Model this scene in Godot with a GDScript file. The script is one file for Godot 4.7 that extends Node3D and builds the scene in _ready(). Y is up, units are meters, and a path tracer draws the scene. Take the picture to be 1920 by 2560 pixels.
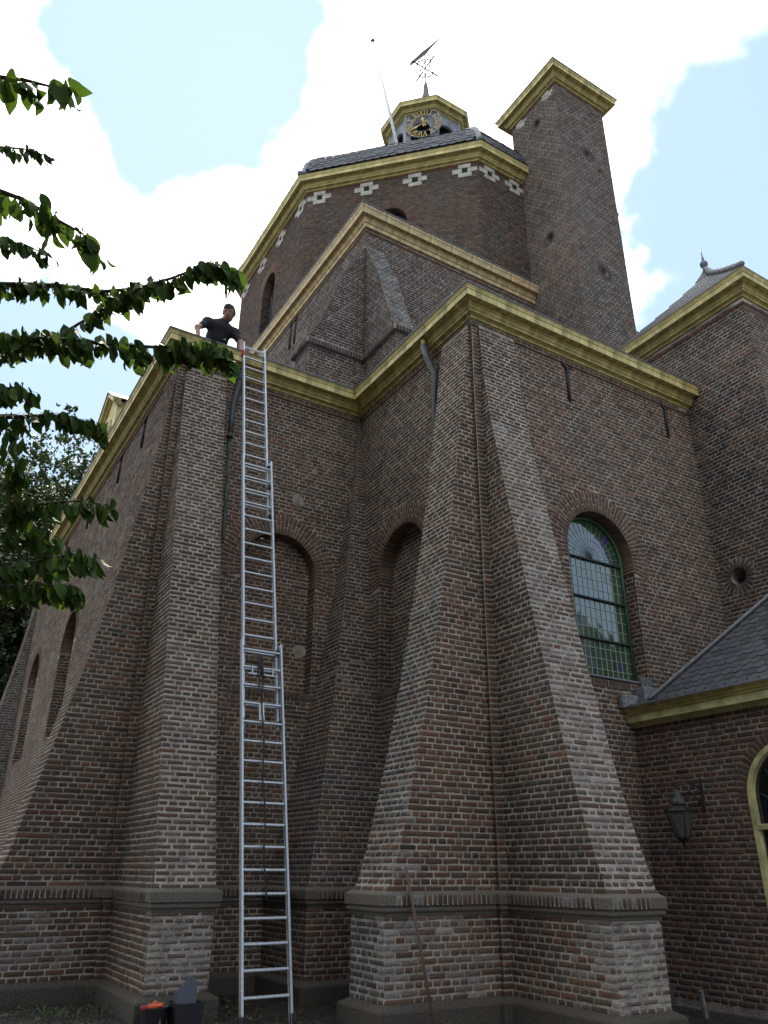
extends Node3D
# A brick cross-plan church seen from its foot, a ladder against the eaves, a worker on the roof.
# X runs along the wall with the ladder (away to the right), -Z runs away to the left. Metres, y up.

const EYE := 1.52
const COURSE := 0.072
const LS := -11.76      # left arm, side wall (faces +Z)
const RS := 6.58        # right arm, side wall (faces -X)
const RE := -8.08       # right arm, end wall (faces +Z)
const LE := 2.87        # left arm, end wall (faces -X)
const CX := 12.7        # centre of the crossing
const CZ := -17.9
const CAM_R := Vector3(0.85248, 0.00651, 0.52271)
const CAM_U := Vector3(-0.22374, 0.90825, 0.35359)
const CAM_F := Vector3(0.47245, 0.41839, -0.77572)

# protrusion of each buttress by height
const PROF_A := [[1.27, 1.58], [1.43, 1.49], [1.73, 1.39], [2.07, 1.30], [2.43, 1.21], [2.83, 1.11], [3.28, 1.01], [3.79, .90], [4.41, .79], [4.84, .71], [5.48, .60], [6.27, .47], [7.47, .31], [8.59, .16], [9.64, .04]]
const PROF_B := [[1.30, 1.62], [1.63, 1.51], [2.0, 1.39], [2.44, 1.27], [3.02, 1.14], [3.83, .96], [4.99, .73], [6.31, .48], [7.63, .24], [8.6, .11], [9.64, .04]]
const PROF_C := [[1.25, 1.79], [1.6, 1.68], [2.23, 1.52], [3.31, 1.25], [4.23, 1.03], [5.14, .84], [6.0, .67], [7.63, .34], [8.6, .17], [9.64, .05]]
const PROF_D := [[1.27, 1.42], [1.73, 1.26], [2.51, 1.10], [2.82, 1.02], [3.24, .93], [3.63, .85], [4.04, .76], [4.4, .69], [4.94, .59], [5.39, .51], [6.2, .39], [6.79, .30], [7.6, .19], [8.4, .10], [9.64, .02]]
const PROF_I := [[1.27, 1.43], [2.0, 1.25], [2.74, 1.07], [3.49, .92], [4.21, .77], [5.23, .58], [6.21, .43], [7.4, .28], [8.5, .13], [9.64, .03]]

var rng := RandomNumberGenerator.new()
var patch := FastNoiseLite.new()
var fine := FastNoiseLite.new()
var M := {}
var brick_mesh: Array[ArrayMesh] = []
var slate_mesh: ArrayMesh
var leaf_mesh: ArrayMesh
var leaf_meshes: Array[ArrayMesh] = []
var bricks: Array = []          # [part, variant, Transform3D, Color]
var names := {}

func V(x: float, y: float, z: float) -> Vector3:
	return Vector3(x, y, z)

# ---------------------------------------------------------------- materials
func noise_tex(freq: float, lo: float, hi: float, seed_: int, oct := 4) -> ImageTexture:
	var n := FastNoiseLite.new()
	n.seed = seed_
	n.frequency = freq
	n.fractal_octaves = oct
	var src := n.get_seamless_image(256, 256)
	src.convert(Image.FORMAT_L8)
	var d := src.get_data()
	var o := PackedByteArray()
	o.resize(d.size() * 3)
	for i in d.size():
		var v := int(clampf(lerpf(lo, hi, d[i] / 255.0), 0, 1) * 255)
		o[i * 3] = v
		o[i * 3 + 1] = v
		o[i * 3 + 2] = v
	return ImageTexture.create_from_image(Image.create_from_data(256, 256, false, Image.FORMAT_RGB8, o))

func relief_tex(freq: float, seed_: int, strength: float) -> ImageTexture:
	var n := FastNoiseLite.new()
	n.seed = seed_
	n.frequency = freq
	n.fractal_octaves = 4
	var im := n.get_seamless_image(256, 256)
	im.convert(Image.FORMAT_RGBA8)
	im.bump_map_to_normal_map(strength)
	return ImageTexture.create_from_image(im)

func mat(key: String, lin: Color, rough := 0.9, tex: Texture2D = null, tile := 1.0, bump: Texture2D = null, metal := 0.0) -> StandardMaterial3D:
	var m := StandardMaterial3D.new()
	m.albedo_color = lin.linear_to_srgb()
	m.roughness = rough
	m.metallic = metal
	if tex:
		m.albedo_texture = tex
	if bump:
		m.normal_enabled = true
		m.normal_texture = bump
	if tex or bump:
		m.uv1_triplanar = true
		m.uv1_world_triplanar = true
		m.uv1_scale = Vector3.ONE * tile
	m.cull_mode = BaseMaterial3D.CULL_DISABLED
	M[key] = m
	return m

# ---------------------------------------------------------------- mesh helpers
func st_new(smooth := false) -> SurfaceTool:
	var st := SurfaceTool.new()
	st.begin(Mesh.PRIMITIVE_TRIANGLES)
	st.set_smooth_group(0 if smooth else -1)
	return st

func tri(st: SurfaceTool, a: Vector3, b: Vector3, c: Vector3) -> void:   # counter-clockwise seen from outside
	st.add_vertex(a)
	st.add_vertex(c)
	st.add_vertex(b)

func quad(st: SurfaceTool, a: Vector3, b: Vector3, c: Vector3, d: Vector3) -> void:
	tri(st, a, b, c)
	tri(st, a, c, d)

func mesh_of(st: SurfaceTool) -> ArrayMesh:
	st.generate_normals()
	return st.commit()

func put(st: SurfaceTool, called: String, m: Material, parent: Node) -> MeshInstance3D:
	var o := MeshInstance3D.new()
	o.name = called
	o.mesh = mesh_of(st)
	o.material_override = m
	parent.add_child(o, true)
	return o

func put_mesh(me: Mesh, called: String, m: Material, parent: Node, xf := Transform3D.IDENTITY) -> MeshInstance3D:
	var o := MeshInstance3D.new()
	o.name = called
	o.mesh = me
	o.material_override = m
	o.transform = xf
	parent.add_child(o, true)
	return o

func box(st: SurfaceTool, c: Vector3, s: Vector3, b := Basis.IDENTITY, bev := 0.0) -> void:
	var h := s / 2
	if bev <= 0.0:
		var p := []
		for i in 8:
			p.append(c + b * Vector3(h.x if i & 1 else -h.x, h.y if i & 2 else -h.y, h.z if i & 4 else -h.z))
		quad(st, p[4], p[5], p[7], p[6])
		quad(st, p[1], p[0], p[2], p[3])
		quad(st, p[5], p[1], p[3], p[7])
		quad(st, p[0], p[4], p[6], p[2])
		quad(st, p[6], p[7], p[3], p[2])
		quad(st, p[0], p[1], p[5], p[4])
		return
	# chamfered: profile octagon-like slabs
	var k := minf(bev, minf(h.x, minf(h.y, h.z)) * 0.9)
	var f := func(sx: float, sy: float, sz: float, ax: int) -> Vector3:
		var v := Vector3(sx * h.x, sy * h.y, sz * h.z)
		if ax != 0: v.x -= sx * k
		if ax != 1: v.y -= sy * k
		if ax != 2: v.z -= sz * k
		return c + b * v
	for sgn in [-1.0, 1.0]:
		var fx := [f.call(sgn, -1, -1, 0), f.call(sgn, 1, -1, 0), f.call(sgn, 1, 1, 0), f.call(sgn, -1, 1, 0)]
		var fy := [f.call(-1, sgn, -1, 1), f.call(-1, sgn, 1, 1), f.call(1, sgn, 1, 1), f.call(1, sgn, -1, 1)]
		var fz := [f.call(-1, -1, sgn, 2), f.call(1, -1, sgn, 2), f.call(1, 1, sgn, 2), f.call(-1, 1, sgn, 2)]
		for q in [fx, fy, fz]:
			if sgn > 0: quad(st, q[0], q[1], q[2], q[3])
			else: quad(st, q[3], q[2], q[1], q[0])
	for s1 in [-1.0, 1.0]:
		for s2 in [-1.0, 1.0]:
			var pos: bool = s1 * s2 > 0
			var ex := [f.call(-1, s1, s2, 1), f.call(1, s1, s2, 1), f.call(1, s1, s2, 2), f.call(-1, s1, s2, 2)]
			var ey := [f.call(s1, -1, s2, 2), f.call(s1, 1, s2, 2), f.call(s1, 1, s2, 0), f.call(s1, -1, s2, 0)]
			var ez := [f.call(s1, s2, -1, 0), f.call(s1, s2, 1, 0), f.call(s1, s2, 1, 1), f.call(s1, s2, -1, 1)]
			for q in [ex, ey, ez]:
				if pos: quad(st, q[3], q[2], q[1], q[0])
				else: quad(st, q[0], q[1], q[2], q[3])
			for s3 in [-1.0, 1.0]:
				if s1 * s2 * s3 > 0: tri(st, f.call(s1, s2, s3, 0), f.call(s1, s2, s3, 1), f.call(s1, s2, s3, 2))
				else: tri(st, f.call(s1, s2, s3, 2), f.call(s1, s2, s3, 1), f.call(s1, s2, s3, 0))

func frame_for(d: Vector3) -> Basis:        # z along d
	var up := Vector3.UP if absf(d.y) < 0.95 else Vector3.RIGHT
	var x := up.cross(d).normalized()
	return Basis(x, d.cross(x).normalized(), d)

func tube(st: SurfaceTool, pts: Array, rad: Array, sides := 8, cap := true) -> void:
	var rings := []
	for i in pts.size():
		var a: Vector3 = pts[maxi(i - 1, 0)]
		var c: Vector3 = pts[mini(i + 1, pts.size() - 1)]
		var b := frame_for((c - a).normalized())
		var r: float = rad[i] if i < rad.size() else rad[-1]
		var ring := []
		for k in sides:
			var t := TAU * k / sides
			ring.append(pts[i] + (b.x * cos(t) + b.y * sin(t)) * r)
		rings.append(ring)
	for i in pts.size() - 1:
		for k in sides:
			var k2 := (k + 1) % sides
			quad(st, rings[i][k], rings[i][k2], rings[i + 1][k2], rings[i + 1][k])
	if cap:
		for k in sides:
			var k2 := (k + 1) % sides
			tri(st, pts[0], rings[0][k2], rings[0][k])
			tri(st, pts[-1], rings[-1][k], rings[-1][k2])

func lathe(st: SurfaceTool, c: Vector3, prof: Array, sides := 16) -> void:   # prof: [r, y]
	for i in prof.size() - 1:
		for k in sides:
			var t0 := TAU * k / sides
			var t1 := TAU * (k + 1) / sides
			var a := c + V(cos(t0) * prof[i][0], prof[i][1], sin(t0) * prof[i][0])
			var b := c + V(cos(t1) * prof[i][0], prof[i][1], sin(t1) * prof[i][0])
			var d := c + V(cos(t1) * prof[i + 1][0], prof[i + 1][1], sin(t1) * prof[i + 1][0])
			var e := c + V(cos(t0) * prof[i + 1][0], prof[i + 1][1], sin(t0) * prof[i + 1][0])
			quad(st, b, a, e, d)

# profile [out, y] swept along a plan path; outward is (-dz, dx)
func sweep(st: SurfaceTool, path: Array, prof: Array, closed := false) -> void:
	var n := path.size()
	var rows := []
	for i in n:
		var p: Vector2 = path[i]
		var d0 := Vector2.ZERO
		var d1 := Vector2.ZERO
		if i > 0 or closed: d0 = (p - path[(i - 1 + n) % n]).normalized()
		if i < n - 1 or closed: d1 = (path[(i + 1) % n] - p).normalized()
		var n0 := Vector2(-d0.y, d0.x)
		var n1 := Vector2(-d1.y, d1.x)
		var m := n0 + n1
		if d0 == Vector2.ZERO: m = n1
		elif d1 == Vector2.ZERO: m = n0
		else: m = m / maxf(0.2, 1.0 + n0.dot(n1))
		var row := []
		for q in prof:
			row.append(V(p.x + m.x * q[0], q[1], p.y + m.y * q[0]))
		rows.append(row)
	for i in (n if closed else n - 1):
		var j := (i + 1) % n
		for k in prof.size() - 1:
			quad(st, rows[i][k], rows[j][k], rows[j][k + 1], rows[i][k + 1])
	if not closed:
		for e in [0, n - 1]:
			for k in range(1, prof.size() - 1):
				if e == 0: tri(st, rows[e][0], rows[e][k], rows[e][k + 1])
				else: tri(st, rows[e][0], rows[e][k + 1], rows[e][k])

# ---------------------------------------------------------------- scene tree helpers
func numbered(called: String) -> String:
	names[called] = names.get(called, -1) + 1
	return called if names[called] == 0 else "%s_%03d" % [called, names[called]]

func tag(o: Node, label: String, category: String, group := "") -> void:
	o.set_meta("label", label)
	o.set_meta("category", category)
	if group: o.set_meta("group", group)

func thing(called: String, label: String, category: String, at := Vector3.ZERO, group := "") -> Node3D:
	var o := Node3D.new()
	o.name = numbered(called)
	o.position = at
	add_child(o)
	tag(o, label, category, group)
	return o

func scatter(called: String, me: Mesh, m: Material, xfs: Array, cols: Array, parent: Node) -> MultiMeshInstance3D:
	var mm := MultiMesh.new()
	mm.transform_format = MultiMesh.TRANSFORM_3D
	mm.use_colors = true
	mm.mesh = me
	mm.instance_count = xfs.size()
	var buf := PackedFloat32Array()
	buf.resize(xfs.size() * 16)
	for i in xfs.size():
		var t: Transform3D = xfs[i]
		var c: Color = cols[i]
		var k := i * 16
		buf[k] = t.basis.x.x; buf[k + 1] = t.basis.y.x; buf[k + 2] = t.basis.z.x; buf[k + 3] = t.origin.x
		buf[k + 4] = t.basis.x.y; buf[k + 5] = t.basis.y.y; buf[k + 6] = t.basis.z.y; buf[k + 7] = t.origin.y
		buf[k + 8] = t.basis.x.z; buf[k + 9] = t.basis.y.z; buf[k + 10] = t.basis.z.z; buf[k + 11] = t.origin.z
		buf[k + 12] = c.r; buf[k + 13] = c.g; buf[k + 14] = c.b; buf[k + 15] = 1.0
	mm.buffer = buf
	var o := MultiMeshInstance3D.new()
	o.name = called
	o.multimesh = mm
	o.material_override = m
	o.set_meta("kind", "stuff")
	parent.add_child(o, true)
	return o

# ---------------------------------------------------------------- brickwork
func make_brick_mesh(L: float, H: float, depth: float, seed_: int) -> ArrayMesh:
	var r := RandomNumberGenerator.new()
	r.seed = seed_
	var st := st_new(true)
	var out := []
	var cut := 0.011
	var hx := L / 2
	var hy := H / 2
	for p in [[-1, -1, 1, 0], [1, -1, -1, 0], [1, -1, 0, 1], [1, 1, 0, -1], [1, 1, -1, 0], [-1, 1, 1, 0], [-1, 1, 0, -1], [-1, -1, 0, 1]]:
		out.append(Vector2(p[0] * hx + p[2] * cut * r.randf_range(.3, 1.5), p[1] * hy + p[3] * cut * r.randf_range(.3, 1.3)))
	# an extra dent on each long side
	var ring := [out[0], (out[0] + out[1]) / 2 + Vector2(r.randf_range(-.02, .02), r.randf_range(-.003, .004)), out[1], out[2], out[3], out[4], (out[4] + out[5]) / 2 + Vector2(r.randf_range(-.02, .02), r.randf_range(-.004, .003)), out[5], out[6], out[7]]
	var n := ring.size()
	var mid := []
	for q in ring:
		var s := Vector2(maxf(0.0, absf(q.x) - .007) * signf(q.x), maxf(0.0, absf(q.y) - .007) * signf(q.y))
		mid.append(V(s.x, s.y, r.randf_range(-.002, .002)))
	for i in n:
		var j := (i + 1) % n
		var a := V(ring[i].x, ring[i].y, -depth)
		var b := V(ring[j].x, ring[j].y, -depth)
		var c := V(ring[j].x, ring[j].y, -.005)
		var d := V(ring[i].x, ring[i].y, -.005)
		quad(st, a, b, c, d)
		quad(st, d, c, mid[j], mid[i])
		tri(st, mid[i], mid[j], V(0, 0, r.randf_range(-.001, .002)))
	st.index()
	return mesh_of(st)

func prof_at(pr: Array, y: float) -> float:
	if y <= pr[0][0]: return pr[0][1]
	for i in range(1, pr.size()):
		if y <= pr[i][0]:
			return lerpf(pr[i - 1][1], pr[i][1], (y - pr[i - 1][0]) / (pr[i][0] - pr[i - 1][0]))
	return pr[-1][1]

const PAL := {
	"main": [Color(0.149, 0.091, 0.060), Color(0.180, 0.100, 0.064), Color(0.124, 0.084, 0.059), Color(0.205, 0.105, 0.067), Color(0.111, 0.079, 0.060), Color(0.159, 0.110, 0.075)],
	"rose": [Color(0.184, 0.097, 0.062), Color(0.214, 0.108, 0.066), Color(0.160, 0.088, 0.059), Color(0.124, 0.081, 0.057), Color(0.229, 0.126, 0.078)],
	"pale": [Color(0.203, 0.147, 0.112), Color(0.176, 0.123, 0.093), Color(0.229, 0.170, 0.130), Color(0.155, 0.114, 0.090), Color(0.206, 0.137, 0.098)],
	"cool": [Color(0.130, 0.122, 0.118), Color(0.109, 0.107, 0.107), Color(0.151, 0.140, 0.133), Color(0.099, 0.093, 0.091), Color(0.139, 0.113, 0.103)],
	"lime": [Color(0.286, 0.239, 0.209), Color(0.225, 0.177, 0.147), Color(0.365, 0.323, 0.287), Color(0.195, 0.146, 0.122), Color(0.262, 0.196, 0.158)],
	"drum": [Color(0.143, 0.082, 0.052), Color(0.122, 0.075, 0.050), Color(0.168, 0.091, 0.055), Color(0.107, 0.071, 0.049)],
	"tower": [Color(0.120, 0.085, 0.061), Color(0.103, 0.076, 0.058), Color(0.138, 0.094, 0.065), Color(0.091, 0.072, 0.055)],
	"annex": [Color(0.168, 0.081, 0.058), Color(0.149, 0.074, 0.056), Color(0.186, 0.092, 0.064), Color(0.102, 0.066, 0.056), Color(0.156, 0.092, 0.069)],
	"soot_shade": [Color(0.108, 0.088, 0.074), Color(0.130, 0.100, 0.080), Color(0.092, 0.081, 0.072), Color(0.150, 0.105, 0.081), Color(0.120, 0.105, 0.087)],  # darker brick: part grime, part shade worked into the colour
	"soldier": [Color(0.165, 0.109, 0.080), Color(0.136, 0.090, 0.069), Color(0.180, 0.127, 0.096), Color(0.115, 0.077, 0.059)],
	"arch": [Color(0.189, 0.099, 0.065), Color(0.165, 0.089, 0.061), Color(0.214, 0.119, 0.078), Color(0.142, 0.084, 0.061)],
}

# mortar of each kind of brickwork, relative to that of its part: paler for lime and pale, slightly darker for cool
const TINT := {"lime": Color(1.36, 1.38, 1.40), "pale": Color(1.30, 1.28, 1.27), "cool": Color(.92, .95, .97)}

# patches of other brick: repairs, lime bloom, soot and algae where the walls show them (centre, half size, colour, share of bricks)
const STAINS := [
	[Vector3(8.66, 8.55, -8.08), Vector3(.09, .38, .1), Color(.035, .03, .03), .6],
	[Vector3(11.18, 8.7, -8.08), Vector3(.08, .35, .1), Color(.035, .03, .03), .5],
	[Vector3(5.2, .75, -8.15), Vector3(.28, .45, .12), Color(.33, .31, .30), .75],
	[Vector3(5.25, 2.0, -8.15), Vector3(.16, .6, .12), Color(.30, .27, .24), .6],
	[Vector3(5.9, .7, -8.15), Vector3(.45, .32, .12), Color(.21, .125, .075), .7],
	[Vector3(5.6, 2.6, -8.15), Vector3(.5, .7, .12), Color(.20, .10, .07), .5],
	[Vector3(7.07, .8, -6.46), Vector3(.40, .4, .12), Color(.42, .40, .38), .65],
	[Vector3(6.7, .8, -6.75), Vector3(.12, .4, .25), Color(.30, .29, .29), .6],
	[Vector3(3.36, .85, -9.97), Vector3(.4, .35, .12), Color(.30, .28, .25), .6],
	[Vector3(5.6, 4.35, -10.9), Vector3(.6, .22, .7), Color(.24, .25, .24), .5],
	[Vector3(1.2, .7, -11.85), Vector3(.8, .3, .12), Color(.22, .21, .22), .45],
	[Vector3(5.3, 8.9, -11.76), Vector3(.7, .5, .1), Color(.24, .10, .06), .22],
	[Vector3(6.66, 12.3, -11.2), Vector3(.1, .28, .4), Color(.35, .34, .33), .35],
	[Vector3(8.0, 9.2, -8.08), Vector3(.5, .4, .1), Color(.20, .10, .075), .35],
	[Vector3(9.9, 8.1, -8.08), Vector3(1.2, .5, .1), Color(.17, .10, .08), .3],
	[Vector3(11.92, 9.0, -7.3), Vector3(.1, 1.2, .6), Color(.045, .042, .045), .55],
	[Vector3(12.6, 17.5, -11.9), Vector3(1.2, 2.0, .3), Color(.05, .045, .042), .3],
]

func brick_col(pal: String, p: Vector3) -> Color:
	var list: Array = PAL[pal]
	var c: Color = list[rng.randi() % list.size()]
	var k := 1.0 + rng.randf_range(-.16, .16)
	var n := patch.get_noise_3dv(p * 1.3)
	var n2 := fine.get_noise_3dv(p * 5.0)
	k *= 1.0 + n * .42 + n2 * .24
	c = Color(c.r * k, c.g * k, c.b * k)
	if n > .28 and rng.randf() < .5:            # grey weathered bricks in clusters
		c = c.lerp(Color(.12, .115, .105), .45)
	if n < -.30 and rng.randf() < .35:          # redder replacements in clusters
		c = c.lerp(Color(.17, .075, .05), .5)
	for q in STAINS:
		var e: Vector3 = (p - q[0]).abs() / q[1]
		if e.x < 1.6 and e.y < 1.6 and e.z < 1.6:
			if maxf(e.x, maxf(e.y, e.z)) + n2 * 1.1 < 1.0 and rng.randf() < q[3]:
				c = c.lerp(q[2] * rng.randf_range(.75, 1.25), rng.randf_range(.55, .9))
	if rng.randf() < .012:
		c = Color(.215, .10, .065)
	if rng.randf() < .03:
		c = c * .75
	return Color(maxf(c.r, .012), maxf(c.g, .012), maxf(c.b, .012))

func part_new(called: String, parent: Node, mortar: Material) -> Dictionary:
	var o := MeshInstance3D.new()
	o.name = called
	o.material_override = mortar
	parent.add_child(o, true)
	var st := st_new()
	st.set_color(Color(1, 1, 1))
	return {"node": o, "st": st}

func part_end(p: Dictionary) -> void:
	p.node.mesh = mesh_of(p.st)

func hole_at(h: Dictionary, y: float, br: bool) -> Array:
	match h.kind:
		"rect":
			if y > h.y0 and y < h.y1: return [h.a, h.b]
		"arch":
			var r: float = h.R if br else h.r
			if y > h.sill and y <= h.spring:
				if br and y > h.spring - h.get("toe", 0.0): return [h.c - r, h.c + r]
				return [h.c - h.r, h.c + h.r]
			if y > h.spring and y < h.spring + r:
				var w := sqrt(r * r - (y - h.spring) * (y - h.spring))
				return [h.c - w, h.c + w]
		"circle":
			var r: float = h.R if br else h.r
			if absf(y - h.cy) < r:
				var w := sqrt(r * r - (y - h.cy) * (y - h.cy))
				return [h.c - w, h.c + w]
		"cover":                                    # where a buttress stands before the wall
			if prof_at(h.prof, y) > h.get("most", .03) and y < h.y1: return [h.a, h.b]
	return []

func spans(f: Dictionary, y: float, br: bool) -> Array:
	var a: float = f.u0f.call(y) if f.has("u0f") else f.u0
	var b: float = f.u1f.call(y) if f.has("u1f") else f.u1
	var s := [[a, b]]
	for h in f.get("holes", []):
		var g := hole_at(h, y, br)
		if g.is_empty(): continue
		var t := []
		for q in s:
			if g[1] <= q[0] or g[0] >= q[1]: t.append(q)
			else:
				if g[0] > q[0]: t.append([q[0], g[0]])
				if g[1] < q[1]: t.append([g[1], q[1]])
		s = t
	var o := []
	for q in s:
		if q[1] - q[0] > .012: o.append(q)
	return o

func off_at(f: Dictionary, y: float) -> float:
	return f.get("off", 0.0) + (prof_at(f.prof, y) if f.has("prof") else 0.0)

# One face of brickwork: mortar sheet plus a brick for each place in the bond.
func face(p: Dictionary, f: Dictionary) -> void:
	var y0: float = f.y0
	var y1: float = f.y1
	var st: SurfaceTool = p.st
	var u: Vector3 = f.u
	var n: Vector3 = f.n
	var O: Vector3 = f.O
	st.set_color(TINT.get(f.pal, Color(1, 1, 1)))
	var step := COURSE / (4.0 if f.get("holes", []).size() > 0 else 1.0)
	var y := y0
	while y < y1 - .0005:
		var yt := minf((floorf(y / step + .001) + 1) * step, y1)
		var ym := (y + yt) / 2
		var sb := spans(f, y + .0005, false)
		var stp := spans(f, yt - .0005, false)
		if sb.size() != stp.size():
			sb = spans(f, ym, false)
			stp = sb
		if f.has("split"): st.set_color(TINT.get(f.split[1] if ym > f.split[0] else f.pal, Color(1, 1, 1)))
		var ob := off_at(f, y)
		var ot := off_at(f, yt)
		for i in sb.size():
			quad(st, O + u * sb[i][0] + n * ob + Vector3.UP * y, O + u * sb[i][1] + n * ob + Vector3.UP * y, O + u * stp[i][1] + n * ot + Vector3.UP * yt, O + u * stp[i][0] + n * ot + Vector3.UP * yt)
		y = yt
	st.set_color(Color(1, 1, 1))
	if not f.get("bricks", true): return
	var pal: String = f.pal
	var pal2: String = f.get("pal2", pal)
	var k := int(ceil((y0 + .01) / COURSE))
	var shift: float = f.get("shift", 0.0)
	var jt: float = {"pale": .009, "cool": .006, "lime": .014, "tower": .0, "drum": -.002, "soot_shade": .0}.get(pal, .0)
	while (k + 1) * COURSE < y1 + .012:
		var yc := (k + .5) * COURSE
		var head := k % 2 == 1
		var pitch := .1225 if head else .245
		var ph := (.061 if head else (.1225 if k % 4 == 2 else 0.0)) + shift
		var d0 := off_at(f, yc - .03)
		var d1 := off_at(f, yc + .03)
		var v := (Vector3.UP * .06 + n * (d1 - d0)).normalized()
		var nn := u.cross(v).normalized()
		var oc := off_at(f, yc)
		if f.has("split"):
			var above: bool = yc > f.split[0]
			pal = f.split[1] if above else f.pal
			pal2 = pal if above else f.get("pal2", pal)
		for s in spans(f, yc, true):
			var a: float = s[0]
			var b: float = s[1]
			var js := [a]
			var j := (floorf((a - ph) / pitch) + 1) * pitch + ph
			while j < b - .045:
				if j > a + .045 and rng.randf() > .05:
					js.append(j + rng.randf_range(-.010, .010))
				j += pitch
			js.append(b)
			for i in js.size() - 1:
				var l0: float = js[i] + (rng.randf_range(-.003, .010) if i == 0 else .008 + jt * .3)
				var l1: float = js[i + 1] - (rng.randf_range(-.003, .010) if i == js.size() - 2 else .008 + jt * .3)
				if l1 - l0 < .02: continue
				var c := O + u * ((l0 + l1) / 2) + Vector3.UP * (yc + rng.randf_range(-.0025, .0025)) + n * oc + nn * (.006 + rng.randf_range(-.003, .003))
				if f.has("skip") and f.skip.call(c): continue
				var long := l1 - l0 > .17
				var vi := (0 if long else 2) + rng.randi() % 2
				var sx := (l1 - l0) / (.225 if long else .11)
				var sy := (COURSE - .0170 - jt + rng.randf_range(-.004, .003)) / .056
				var bb := Basis(u * sx, v * sy, nn)
				if rng.randf() < .5: bb = Basis(-u * sx, -v * sy, nn)
				bb = bb.rotated(nn, rng.randf_range(-.006, .006))
				bricks.append([p.node, vi, Transform3D(bb, c), brick_col(pal2 if (pal2 != pal and patch.get_noise_3dv(c * 2.1 + V(40, 0, 7)) > .08) else pal, c)])
		k += 1

# ring of bricks on edge round an arch or a hole, each brick as deep as the reveal
func ring(p: Dictionary, O: Vector3, u: Vector3, n: Vector3, cu: float, cy: float, r: float, R: float, depth: float, pal: String, a0 := 0.0, a1 := PI, skip = null) -> void:
	var cnt := int(round((r + R) / 2 * (a1 - a0) / .072))
	for i in cnt:
		var t := a0 + (a1 - a0) * (i + .5) / cnt
		var rad := u * cos(t) + Vector3.UP * sin(t)
		var tan := (-u * sin(t) + Vector3.UP * cos(t))
		var cuts := [[r + .001, R]]
		if R - r > .30:
			var m := r + (.235 if i % 2 == 0 else R - r - .235)
			cuts = [[r + .001, m - .006], [m + .006, R]]
		for c in cuts:
			var rm: float = (c[0] + c[1]) / 2
			var w := rm * (a1 - a0) / cnt - .013
			var pos := O + u * cu + Vector3.UP * cy + rad * rm + n * (.007 + rng.randf_range(-.002, .002))
			if skip != null and skip.call(pos): continue
			var b := Basis(rad * ((c[1] - c[0]) / .225), tan * (w / .056), n * (depth / .25))
			bricks.append([p.node, 4, Transform3D(b, pos), brick_col(pal, pos)])

# reveal of an arched opening: jambs, soffit and (optionally) a sill
func reveal(st: SurfaceTool, O: Vector3, u: Vector3, n: Vector3, c: float, r: float, sill: float, spring: float, depth: float, tinted := true) -> void:
	var pts := [Vector2(c - r, sill), Vector2(c - r, spring)]
	for i in range(1, 24):
		var t := PI - PI * i / 24.0
		pts.append(Vector2(c + cos(t) * r, spring + sin(t) * r))
	pts.append(Vector2(c + r, spring))
	pts.append(Vector2(c + r, sill))
	pts.append(Vector2(c - r, sill))
	if tinted: st.set_color(Color(.5, .38, .32))       # red plaster in the reveals
	for i in pts.size() - 1:
		var a = O + u * pts[i].x + Vector3.UP * pts[i].y
		var b = O + u * pts[i + 1].x + Vector3.UP * pts[i + 1].y
		quad(st, a - n * depth, b - n * depth, b + n * .0, a + n * .0)
	if tinted: st.set_color(Color(1, 1, 1))

func soldiers(p: Dictionary, a: Vector3, b: Vector3, n: Vector3, h: float, pal: String) -> void:   # a row of bricks on end, from a to b (lower edge)
	var l := a.distance_to(b)
	var u := (b - a) / l
	var cnt := int(round(l / .069))
	for i in cnt:
		var c := a + u * (l * (i + .5) / cnt) + Vector3.UP * (h / 2) + n * (.006 + rng.randf_range(-.003, .003))
		var bb := Basis(Vector3.UP * (h / .11), -u * ((l / cnt - .013) / .056), n)
		bricks.append([p.node, 2 + rng.randi() % 2, Transform3D(bb, c), brick_col(pal, c)])

func score(t: Transform3D, size: float) -> float:
	var d := t.origin - V(0, EYE, 0)
	var z := d.dot(CAM_F)
	if z < .5: return 0.0
	var px := 960 + 1945.25 * d.dot(CAM_R) / z
	var py := 1280 - 1945.25 * d.dot(CAM_U) / z
	if px < 10 or px > 1910 or py < 10 or py > 2550: return 0.0
	return size * maxf(0.0, -t.basis.z.normalized().dot(d.normalized())) / (z * z)

# the largest 300 bricks become parts of their own, the others stay in one scatter for each part
func flush_bricks(most := 300) -> void:
	var sc := []
	for i in bricks.size():
		var b: Array = bricks[i]
		sc.append([score(b[2], b[2].basis.x.length() * (.225 if b[1] < 2 or b[1] == 4 else .11)), i])
	sc.sort_custom(func(x, y): return x[0] > y[0])
	var single := {}
	for i in mini(most, sc.size()):
		single[sc[i][1]] = true
	var groups := {}
	for i in bricks.size():
		var b: Array = bricks[i]
		if single.has(i):
			var c: Color = b[3]
			var key := "tone%d_%d" % [int(sqrt(c.get_luminance()) * 26), int(clampf(c.r / maxf(c.b, .01), 1, 3.4) * 2)]
			if not M.has(key): mat(key, c, .93, M.grain_tex, 2.0, M.grain_bump)
			put_mesh(brick_mesh[b[1]], "brick", M[key], b[0], b[2])
		else:
			var g := [b[0], b[1]]
			if not groups.has(g): groups[g] = [[], []]
			groups[g][0].append(b[2])
			groups[g][1].append(b[3])
	for g in groups:
		scatter("brickwork", brick_mesh[g[1]], M.brick, groups[g][0], groups[g][1], g[0])
	bricks.clear()

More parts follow.
